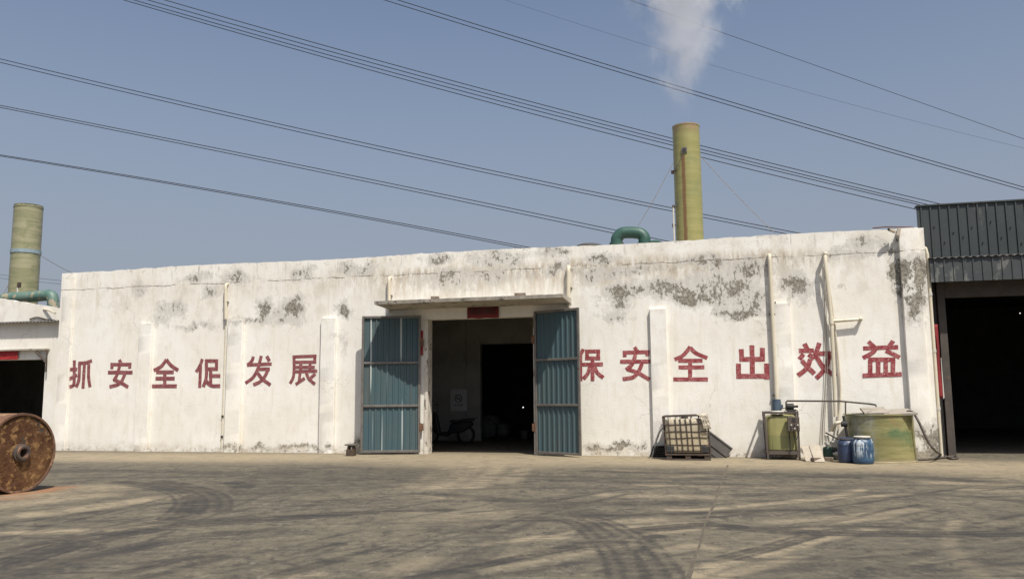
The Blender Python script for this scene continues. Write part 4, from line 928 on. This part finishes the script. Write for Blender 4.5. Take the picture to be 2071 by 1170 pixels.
# two blue drums
def drum(px, py, hh, rr, mat, lid, lab):
    q = gnd(px, py); c = Matrix.Translation((q.x, q.y+rr, 0))
    t = thing('drum', (q.x, q.y+rr, 0), lab, 'drum', 'blue plastic drums')
    MB().lathe([(.001,.005),(rr*.86,.005),(rr*.95,.03),(rr,.09),(rr*.985,.11),(rr,.13),(rr,hh*.62),(rr*.985,hh*.64),(rr,hh*.66),(rr*.99,hh*.74),(rr*.88,hh*.85),(rr*.72,hh*.90),(rr*.70,hh*.95)], 36, c).build('body', mat, t, smooth=35)
    MB().lathe([(rr*.74,hh*.93),(rr*.78,hh*.94),(rr*.78,hh*.985),(rr*.72,hh),(.001,hh)], 32, c).build('lid', lid, t, smooth=35)
    MB().lathe([(rr*.77,hh*.925),(rr*.82,hh*.93),(rr*.82,hh*.955),(rr*.77,hh*.96)], 32, c).build('clamp_ring', STEEL, t, smooth=35)
    for s_ in (-1, 1):
        MB().tube([(q.x+s_*rr*.78, q.y+rr-.05, hh*.88), (q.x+s_*rr*.92, q.y+rr-.05, hh*.89), (q.x+s_*rr*.92, q.y+rr+.05, hh*.89), (q.x+s_*rr*.78, q.y+rr+.05, hh*.88)], .012, 6).build('handle', mat, t)
DRA = weathered('blue_drum_plastic', (.030, .045, .095), (.04, .056, .11), 4, .45, 0, c3=(.14, .18, .25), t3=.60, s3=5)
k = NT('splashed_blue_drum'); P_ = k.xyz()
c_ = k.mix(k.step(k.noise(3, 4), .4, .6), (.035, .085, .155), (.03, .06, .115))
c_ = k.mix(k.math('MULTIPLY', k.step(k.noise(7, 5, .65, (1.6, 1.6, .16), .6), .50, .58), k.step(P_[2], .08, .3)), c_, (.52, .58, .62)); k.bump(k.noise(7, 5, .65, (1.6, 1.6, .16), .6), .4, .02); DRB = k.done(c_, .4)
drum(1716.5, 936, .57, .205, DRA, DRA, 'left plain dark blue drum in front of the green vat')
drum(1750, 938.5, .62, .235, DRB, WPLAST, 'right blue drum streaked with white drips in front of the green vat')

# ------------------------------------------------------------------ the dark green shed at the right
SY = .40
sx0 = 4.96; sx1 = 17.0; szt = at(1855, 418, SY).z; szb = at(1878, 528, SY).z; awz = at(1879, 571, SY-.35).z
sh = thing('green_shed', ((sx0+sx1)/2, SY, 0), 'dark green corrugated shed with a wide open black doorway', 'building')
MB().sheet((sx0-.08, SY, szb-.1), (1, 0, 0), (0, 0, szt-szb+.1), (0, -1, 0), trap(sx1-sx0, .215, .06, .03)).build('cladding', CLAD, sh, solid=.004)
m = MB()
for i, r_ in enumerate(((.15, .42), (.62, .62))):
    for j in range(20): m.tube([(sx0+.10+(j*2+i)*.215, SY-.001, szb+(szt-szb)*(.25+.2*((j*7+i*3) % 5)/5+.25*i)), (sx0+.10+(j*2+i)*.215, SY-.035, szb+(szt-szb)*(.25+.2*((j*7+i*3) % 5)/5+.25*i))], .016, 6)
m.build_each('roof_screw', BLACK, sh)
m = MB(); m.bb((sx0-.08, SY-.05, szt), (sx1, SY+.2, szt+.035)); m.build('ridge_cap', CLAD, sh)
m = MB(); yA = SY-.38
m.sheet((sx0+.06, yA, awz), (1, 0, 0), (0, 0, szb-awz-.0), (0, -1, 0), trap(sx1-sx0-.1, .215, .05, .022)); m.build('awning_valance', AWN, sh, solid=.004)
m = MB(); m.sheet((sx0+.04, SY-.04, szb+.06), (1, 0, 0), (0, -.40, -.05), (0, 0, 1), wave(sx1-sx0-.1, .16, .016)); m.build('awning_roof', SHEETG, sh, smooth=50, solid=.006)
px_ = at(1905, 760, SY+.22).x; lz = at(1960, 600, SY+.22).z
m = MB(); m.bb((px_+.02, SY+.22, -.05), (px_+.20, SY+.42, szb)); m.bb((px_+.202, SY+.23, lz), (sx1, SY+.42, szb-.02)); m.build('door_frame', SHEDF, sh, bevel=.01)
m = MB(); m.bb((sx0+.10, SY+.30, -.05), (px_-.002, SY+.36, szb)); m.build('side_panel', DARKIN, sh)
m = MB(); m.tube([(px_-.04, SY+.22, 0), (px_-.05, SY+.22, 3.2)], .012, 6); m.tube([(px_-.10, SY+.25, 0), (px_-.10, SY+.25, 4.2)], .02, 8); m.build_each('conduit', BLACK, sh)
szr = 5.3
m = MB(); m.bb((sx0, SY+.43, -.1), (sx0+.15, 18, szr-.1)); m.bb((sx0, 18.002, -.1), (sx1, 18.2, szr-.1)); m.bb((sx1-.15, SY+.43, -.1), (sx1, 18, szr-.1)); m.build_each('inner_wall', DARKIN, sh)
m = MB(); m.bb((sx0, SY+.03, szr-.095), (sx1, 18.2, szr)); m.build('roof', CLAD, sh)
a, b = at(1888, 655, SY-.06), at(1901, 805, SY-.06)
t = thing('paper_couplet', (a.x, SY-.06, b.z), 'tall red paper strip hanging beside the green shed doorway', 'banner')
m = MB(); vs = []; n = 20; xa = at(1889, 700, SY+.04).x
for i in range(n+1):
    z = a.z+(b.z-a.z)*i/n; wv_ = .12+.02*mnoise.noise(Vector((z*2, 0, 0)))
    vs += [(xa, SY+.04, z), (xa+wv_*.5, SY+.02+.02*math.sin(z*4), z), (xa+wv_, SY+.04+.015*math.sin(z*3), z)]
m.add(vs, [(i*3+k_, i*3+k_+1, i*3+k_+4, i*3+k_+3) for i in range(n) for k_ in range(2)]); m.build('sheet', REDCPL, t, smooth=60, solid=.002)
m = MB(); m.add([(xa+.122, SY+.02, b.z-.02), (xa+.150, SY+.02, b.z+.02), (xa+.142, SY+.02, b.z+1.0), (xa+.130, SY+.02, b.z+1.0)], [(0,1,2,3)]); m.build('white_edge', WPLAST, t, solid=.002)
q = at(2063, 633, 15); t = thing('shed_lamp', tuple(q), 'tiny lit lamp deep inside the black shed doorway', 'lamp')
MB().lathe([(.001,-.02),(.011,-.013),(.015,0),(.011,.013),(.001,.02)], 12, Matrix.Translation(q)).build('glow_bead', EM.m, t, smooth=60)
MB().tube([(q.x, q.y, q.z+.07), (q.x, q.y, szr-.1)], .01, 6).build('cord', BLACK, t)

# ------------------------------------------------------------------ low white building at the left
LY = .9
lb = thing('low_building', (-27, LY, 0), 'low white outbuilding with a dark doorway at the left end of the hall', 'building')
ze = at(60, 651, LY).z; zr0 = at(108, 632, LY).z; zr1 = at(0, 614, LY).z
lx1 = X0-.01; lx0 = -34.0; djx = at(88, 780, LY).x; djz = at(40, 727, LY).z
sl_ = (zr1-zr0)/(at(108,632,LY).x-at(0,614,LY).x)
m = MB(); n = 60
for i in range(n):
    a = lx0+(lx1-lx0)*i/n; b = lx0+(lx1-lx0)*(i+1)/n
    f = lambda x: zr0+sl_*(min(lx1-x, 5.5)-max(0, lx1-x-5.5))+.025*mnoise.noise(Vector((x*4, 0, 5)))
    m.add([(a,LY,ze+.0),(b,LY,ze+.0),(b,LY,f(b)),(a,LY,f(a)),(a,LY+.25,ze),(b,LY+.25,ze),(b,LY+.25,f(b)),(a,LY+.25,f(a))], [(0,1,2,3),(5,4,7,6),(3,2,6,7)])
m.build('parapet', WHITE, lb)
d0 = djx-4.0
m = MB(); m.bb((djx, LY+.02, -.1), (lx1, LY+.3, ze-.002)); m.bb((lx0, LY+.02, -.1), (d0, LY+.3, ze-.002)); m.bb((d0+.001, LY+.02, djz), (djx-.001, LY+.3, ze-.002)); m.build('wall', WHITE, lb)
m = MB(); m.bb((lx0, LY+.31, ze-.15), (lx1, 9, ze-.02)); m.build('roof', CONC, lb)
m = MB(); m.bb((lx0, 9.002, -.1), (lx1, 9.2, ze)); m.bb((lx0-.2, LY+.31, -.1), (lx0, 9, ze-.02)); m.build_each('inner_wall', PARTW, lb)
m = MB(); m.sheet((lx0, LY+.02, ze+.03), (1, 0, 0), (0, -.26, -.05), (0, 0, 1), wave(lx1-lx0-.03, .14, .018)); m.build('eave_sheet', SHEETG, lb, smooth=50, solid=.006)
zl = at(60, 707, LY).z
m = MB(); m.bb((d0-.1, LY-.14, zl-.02), (at(100,705,LY).x, LY+.018, zl+.03)); m.build('lintel_ledge', CONC, lb)
m = MB(); aa = at(98, 705, LY-.1); m.tube([(aa.x-.06, LY-.1, zl-.03), (aa.x-.04, LY-.1, zl-.75)], .025, 6); m.tube([(aa.x-.5, LY-.1, zl-.05), (aa.x-.06, LY-.1, zl-.45)], .04, 6); m.build_each('bracket', DSTEEL, lb)
a, b = at(-20, 709, LY-.04), at(36, 726, LY-.04)
t = thing('red_banner', ((a.x+b.x)/2, LY-.02, b.z), 'crumpled red cloth banner over the outbuilding doorway', 'banner')
bm = bmesh.new(); bmesh.ops.create_grid(bm, x_segments=24, y_segments=8, size=1)
for v in bm.verts: v.co = Vector((a.x+(b.x-a.x)*(v.co.x+1)/2, LY-.045-.03*abs(mnoise.noise(Vector((v.co.x*5, v.co.y*2, 0)))), b.z+(a.z-b.z)*(v.co.y+1)/2))
me = bpy.data.meshes.new('sheet'); bm.to_mesh(me); bm.free(); me.materials.append(REDPAP); o = bpy.data.objects.new('sheet', me); COL.objects.link(o); hang(o, t)
md = o.modifiers.new('solid', 'SOLIDIFY'); md.thickness = .004
MB().tube([(lx1-.12, LY-.03, ze+.0), (lx1-.11, LY-.03, zl-.2)], .012, 6).build('cable', CABLE, lb)
MB().tube(spline([at(60,645,LY-.03), at(75,641,LY-.03), at(92,645,LY-.03), at(110,647,LY-.03)], 5), .02, 6).build('wire_run', DSTEEL, lb)
MB().tube(spline([at(88,625,LY), at(98,627,LY-.1), at(112,633,LY-.2)], 5), .03, 8).build('overflow_pipe', PVC); tag(bpy.data.objects['overflow_pipe'], 'short white overflow pipe on the outbuilding parapet beside the hall', 'pipe')

# rusty roller
def roller():
    q = gnd(38, 996); R = 0.0
    ctr = None
    dist = (Vector((q.x, q.y, 0))-Vector((CAM.x, CAM.y, 0))).length
    R = .5*159/F*(q-CAM).dot(FW)
    ang = math.radians(-6)
    ax = Vector((math.cos(ang), math.sin(ang), 0)); c = Vector((q.x, q.y+.0, R))
    L = 2.1; t = thing('steel_roller', (c.x-ax.x*L/2, c.y-ax.y*L/2, 0), 'big rusty steel roller lying on the yard at the left edge', 'roller')
    Mx = Matrix.Translation(c) @ ax.to_track_quat('Z', 'X').to_matrix().to_4x4()
    k = NT('caked_rust'); n1 = k.noise(2.2, 7, .7); n2 = k.noise(7, 7, .75, off=(3, 2, 1)); 
    cc = k.mix(k.step(n1, .36, .62), (.095, .044, .024), (.155, .080, .038)); cc = k.mix(k.step(n2, .50, .60), cc, (.31, .18, .078)); cc = k.mix(k.step(k.noise(3.1, 6, .7, off=(9, 9, 1)), .585, .615, 0, .9), cc, (.075, .062, .052))
    k.bump(k.math('ADD', k.math('MULTIPLY', n1, .5), k.math('MULTIPLY', n2, .6)), 1.0, .09); CK = k.done(cc, .95, 0, .15)
    MB().lathe([(R-.02,-L),(R,-L+.02),(R,-.03),(R-.01,.0)], 96, Mx).build('shell', RUST, t, smooth=30)
    rings = 22; vs = []; n = 96; fs = []
    for i in range(rings+1):
        rr = .10+(R-.012-.10)*i/rings
        for j in range(n):
            a = 2*math.pi*j/n; p_ = Vector((rr*math.cos(a), rr*math.sin(a), 0)); w_ = mnoise.noise(p_*3.2)*.5+mnoise.noise(p_*9)*.35+mnoise.noise(p_*22)*.2
            edge = min(1, (rings-i)/3); vs.append(Mx @ Vector((p_.x, p_.y, -.02+edge*max(0, w_)*.035)))
    for i in range(rings):
        for j in range(n): a = i*n+j; b = i*n+(j+1) % n; fs.append((a, b, b+n, a+n))
    MB().add(vs, fs).build('end_face', CK, t, smooth=50)
    MB().lathe([(R-.035,-.005),(R-.03,.012),(R+.006,.012),(R+.008,-.02)], 96, Mx).build('rim', RUST, t, smooth=30)
    MB().lathe([(.16,-.02),(.16,.02),(.135,.03),(.135,.06),(.12,.075),(.085,.075),(.075,.06),(.075,-.3),(.001,-.3)], 40, Mx).build('hub', weathered('hub_steel', (.085, .072, .066), (.12, .09, .07), 5, .6, .3, c3=(.16, .08, .045), t3=.55, s3=8), t, smooth=35)
roller()

# ------------------------------------------------------------------ stacks and roof pipework
FRP1 = frp_material('green_stack_resin', (.265, .25, .09), (.31, .285, .11), (.235, .235, .095), topz=12.0, rust=(at(1384,400,9.4).x, .10, 5.3, at(1384,310,9.4).z))
FRP2 = frp_material('pale_stack_resin', (.235, .235, .13), (.33, .31, .19), (.18, .19, .10), stain=None)
def stack(px0, px1, pyt, Y, mat, label, zt=None):
    a, b = at(px0, pyt+40, Y), at(px1, pyt+40, Y); r = (b.x-a.x)/2*.965; c = (a+b)/2; zt = at((px0+px1)/2, pyt, Y).z
    t = thing('chimney', (c.x, Y, 0), label, 'chimney')
    prof = [(r*1.03, 0)]
    z = 0
    while z < zt-.2: z += .35; prof.append((r*(1.03-.03*z/zt)+.008*mnoise.noise(Vector((z*2, px0, 0))), z))
    prof += [(r*1.0, zt-.06), (r*1.025, zt-.05), (r*1.025, zt), (r*.94, zt), (r*.94, zt-1.5), (.001, zt-1.5)]
    MB().lathe(prof, 48, Matrix.Translation((c.x, Y, 0))).build('shaft', mat, t, smooth=35)
    return t, c, r, zt
t, c, r, zt = stack(1360, 1417, 256, 10, FRP1, 'tall yellow green chimney smoking behind the white hall')
m = MB(); p = at(1384, 304, 10-r); m.box((p.x, 10-r-.01, p.z), (.2, .05, .22)); m.build('plate', SHEETG, t)
MB().box((p.x, 10-r-.04, p.z), (.13, .02, .15)).build('plate_mark', BLACK, t)
for px, py in ((1361, 347), (1363, 417), (1363, 455)):
    p = at(px, py, 10-.3); m = MB(); m.tube([(p.x-.06, 9.7, p.z), (p.x+.12, 9.62, p.z)], .035, 8); m.tube([(p.x-.02, 9.7, p.z-.09), (p.x-.02, 9.7, p.z+.05)], .05, 8); m.build('clamp', STEEL if py > 350 else DSTEEL, t)
p = at(1361.5, 420, 9.6); MB().tube([(p.x, 9.6, p.z), (p.x, 9.6, 5.3)], .03, 8).build('side_pipe', WPLAST, t)
for q0, q1, lb in (((1361,330,9.8),(1290,458,9.0),'left guy wire of the smoking chimney'), ((1419,318,10.),(1566,470,9.0),'right guy wire of the smoking chimney'), ((1382,312,9.35),(1362,345,9.6),'short guy wire across the front of the smoking chimney')):
    a, b = at(*q0), at(*q1); mid = (a+b)/2-Vector((0, 0, .06)); tag(MB().tube(spline([a, mid, b], 6), .012, 6).build('guy_wire', STEEL), lb, 'wire', 'guy wires of the chimneys')
t, c2, r2, zt2 = stack(33, 78, 420, 20, FRP2, 'pale green chimney with a blue band behind the low outbuilding')
zb = at(50, 510, 20).z; MB().lathe([(r2*1.0,zb-.12),(r2*1.05,zb-.12),(r2*1.05,zb+.1),(r2*1.0,zb+.1)], 40, Matrix.Translation((c2.x, 20, 0))).build('band', weathered('pale_blue_band', (.28, .36, .40), (.22, .29, .33), 4, .6), t, smooth=35)
p = at(38, 573, 18.9); MB().tube([(p.x, 18.85, p.z), (p.x, 18.85, 4)], .06, 8).build('side_pipe', WPLAST, t)
MB().box((p.x+.08, 18.85, p.z-.1), (.2, .12, .3)).build_each('bracket', DSTEEL, t)
for q0, q1, lb in (((76,513,20),(175,565,18.),'guy wire running right from the pale chimney'), ((33,545,20),(-20,640,18.),'guy wire running left from the pale chimney')):
    a, b = at(*q0), at(*q1); tag(MB().tube(spline([a, (a+b)/2-Vector((0,0,.08)), b], 6), .016, 6).build('guy_wire', STEEL), lb, 'wire', 'guy wires of the chimneys')
# gooseneck duct on the hall roof
def g(px, py, Y): return at(px, py, Y)
Yg = 4.0
pts = [Vector((g(1247,492,Yg).x, Yg, 5.2)), g(1247,492,Yg), g(1250,479,Yg), g(1258,471.5,Yg), g(1270,470,Yg), g(1285,470.5,Yg), g(1296,473,Yg), g(1303,481,Yg), g(1303.5,492,Yg), Vector((g(1303.5,492,Yg).x, Yg, 5.2))]
t = thing('gooseneck_duct', (pts[0].x, Yg, 5.25), 'dark green gooseneck duct arching above the hall roof', 'duct')
rg = (g(1259,480,Yg)-g(1235,480,Yg)).x/2
MB().tube(spline(pts, 5), rg, 20).build('bend', GREENP, t, smooth=50)
m = MB()
for i in (1, 8): m.tube([pts[i]-Vector((0,0,.06)), pts[i]+Vector((0,0,.02))], rg*1.2, 20)
m.build_each('flange', GREENP, t, smooth=40)
p = at(1192, 494, 3.0); MB().lathe([(.40,-.5),(.40,0),(.30,.04),(.12,.07),(.001,.075)], 28, Matrix.Translation((p.x, 3.0, p.z-.04))).build('roof_vent', SHEETG, None, smooth=35); tag(bpy.data.objects['roof_vent'], 'grey domed roof vent just above the hall parapet left of the gooseneck', 'vent')
p = at(1325, 488, 3.0); MB().lathe([(.2,-.3),(.2,0),(.12,.04),(.001,.05)], 20, Matrix.Translation((p.x, 3.0, p.z-.02))).build('ventilator', GREENP, None, smooth=35); tag(bpy.data.objects['ventilator'], 'small green cap on the hall roof right of the gooseneck', 'vent')
a, b = at(1765, 461, 1.2), at(1830, 458, 1.2); MB().tube([a, at(1790,458.5,1.2), b+Vector((.2,0,-.03))], .018, 8).build('roof_rail', weathered('maroon_steel', (.10, .03, .03), (.13, .05, .045), 5, .6)); tag(bpy.data.objects['roof_rail'], 'thin maroon rail on the hall roof near the green shed', 'rail')
Yd = 14.0
pts = [at(-12,640,Yd), at(6,607,Yd), at(16,603,Yd), at(60,600,Yd), at(98,597,Yd), at(106,602,Yd), at(108,620,Yd), at(108,645,Yd)]
t = thing('teal_duct', tuple(pts[0]), 'long teal green duct crossing before the pale chimney', 'duct')
rd = (at(60,611,Yd)-at(60,589,Yd)).length/2
MB().tube(spline(pts, 6), rd, 20).build('run', TEALP, t, smooth=50)
m = MB(); 
for i in (2, 4): 
    dv = (pts[i+1]-pts[i-1]).normalized()*.05; m.tube([pts[i]-dv, pts[i]+dv], rd*1.06, 20)
m.build_each('flange', TEALP, t, smooth=40)

# ------------------------------------------------------------------ power lines far behind the roofs
def wire(pts, lab, r=.036, Yl=40, Yr=62):
    P = []
    for px, py in pts:
        f = px/W; inv = (1/(Yl+22))*(1-f)+(1/(Yr+22))*f; P.append(at(px, py, 1/inv-22))
    # smooth quadratic sag fitted through the surveyed points
    T = np.array([p[0] for p in pts]); Yp = np.array([p[1] for p in pts]); cf = np.polyfit(T, Yp, 2 if len(pts) > 2 else 1)
    Q = []
    for px in np.linspace(T[0], T[-1], 60):
        f = px/W; inv = (1/(Yl+22))*(1-f)+(1/(Yr+22))*f; Q.append(at(px, float(np.polyval(cf, px)), 1/inv-22))
    tag(MB().tube(Q, r, 6).build('power_line', CABLE), lab, 'power line', 'power lines across the sky')
wire([(-60,-98),(265,0),(700,120),(1050,215),(1360,293),(1850,413),(2300,512)], 'third wire down of the four bunched lines behind the smoking chimney')
wire([(-60,-92),(280,8),(700,129),(1050,223),(1360,302),(1850,424),(2300,524)], 'lowest wire of the four bunched lines behind the smoking chimney')
wire([(-60,-116),(335,2),(700,102),(1050,196),(1360,277),(1420,301),(1880,411),(2300,500)], 'topmost wire of the four bunched lines behind the smoking chimney')
wire([(-60,-104),(330,10),(700,110),(1050,204),(1360,285),(1420,308),(1880,418),(2300,508)], 'second wire down of the four bunched lines behind the smoking chimney')
wire([(400,-126),(810,-2),(1100,90),(1330,160),(1420,191),(1750,290),(2071,380),(2300,440)], 'upper wire of the pair that crosses the smoke plume')
wire([(400,-116),(815,6),(1100,98),(1330,169),(1420,199),(1750,297),(2071,386),(2300,446)], 'lower wire of the pair that crosses the smoke plume')
wire([(1000,-95),(1278,0),(1462,68),(1750,168),(2071,281),(2300,362)], 'single thin wire at the top right corner of the sky', .022)
wire([(900,-40),(1030,0),(1180,52),(1310,97),(1590,172),(2071,300)], 'faint thinnest wire crossing behind the smoke plume', .010)
wire([(-100,96),(0,121),(400,211),(700,277),(1050,354),(1360,420),(1420,441),(1570,466),(1900,520)], 'upper wire of the pair leaving the left edge highest')
wire([(-100,103),(0,128),(400,218),(700,284),(1050,361),(1360,428),(1420,446),(1570,472),(1900,526)], 'lower wire of the pair leaving the left edge highest')
wire([(-100,194),(0,214),(400,291),(700,350),(1000,415),(1235,465),(1400,500),(1700,560)], 'upper wire of the middle pair on the left sky')
wire([(-100,198),(0,218),(400,296),(700,356),(1000,422),(1235,472),(1400,507),(1700,567)], 'lower wire of the middle pair on the left sky')
wire([(-100,298),(0,313),(300,361),(600,413),(900,468),(1055,498),(1300,545)], 'upper wire of the lowest close pair on the left sky')
wire([(-100,300),(0,315.5),(300,364),(600,416),(900,472),(1055,502),(1300,550)], 'lower wire of the lowest close pair on the left sky')
for dy, lb in ((0, 'upper faint distant wire behind the pale chimney'), (7, 'lower faint distant wire behind the pale chimney')):
    wire([(-80,548+dy),(0,555+dy),(110,566+dy),(300,584+dy)], lb, .016)

# ------------------------------------------------------------------ smoke plume
def smoke():
    c = Vector((at(1389,256,10).x, 10, zt)); k = NT('smoke'); t_ = k.t; t_.nodes.remove(k.b)
    P_ = k.xyz(); h = k.math('SUBTRACT', P_[2], c.z+.35)
    wob = k.math('MULTIPLY', k.math('SUBTRACT', k.noise(.45, 3, .5, (0, 0, 1), off=(0, 0, 3)), .5), 1.2)
    ax = k.math('ADD', k.math('ADD', c.x-.05, k.math('MULTIPLY', h, .02)), wob)
    r = k.math('ADD', .42, k.math('MULTIPLY', h, .37))
    dx = k.math('DIVIDE', k.math('SUBTRACT', P_[0], ax), r); dy = k.math('DIVIDE', k.math('SUBTRACT', P_[1], 10.0), r)
    d = k.math('SQRT', k.math('ADD', k.math('MULTIPLY', dx, dx), k.math('MULTIPLY', dy, dy)))
    n = k.noise(1.0, 6, .66, (1, 1, .7), .6)
    q = k.math('SUBTRACT', k.math('ADD', k.math('MULTIPLY', n, 1.35), k.math('MULTIPLY', k.math('SUBTRACT', 1, d), .46)), .72)
    den = k.math('MULTIPLY', k.math('MULTIPLY', k.step(q, .0, .32), k.step(h, -.1, 2.2)), .54)
    den = k.math('MULTIPLY', den, k.step(h, 13, 5, .25, 1))
    pv = t_.nodes.new('ShaderNodeVolumePrincipled'); k.put(pv.inputs['Density'], den); pv.inputs['Color'].default_value = (.97, .97, .99, 1); pv.inputs['Anisotropy'].default_value = 0
    t_.links.new(pv.outputs[0], k.out.inputs['Volume'])
    o = MB().lathe([(.001,.35),(.9,.36),(1.7,1.5),(2.6,3.5),(4.0,6.5),(5.4,10),(5.6,12),(.001,12.2)], 24, Matrix.Translation(c)).build('smoke_plume', k.m)
    tag(o, 'thin white smoke plume rising and drifting from the tall chimney', 'smoke', kind='stuff')
smoke()
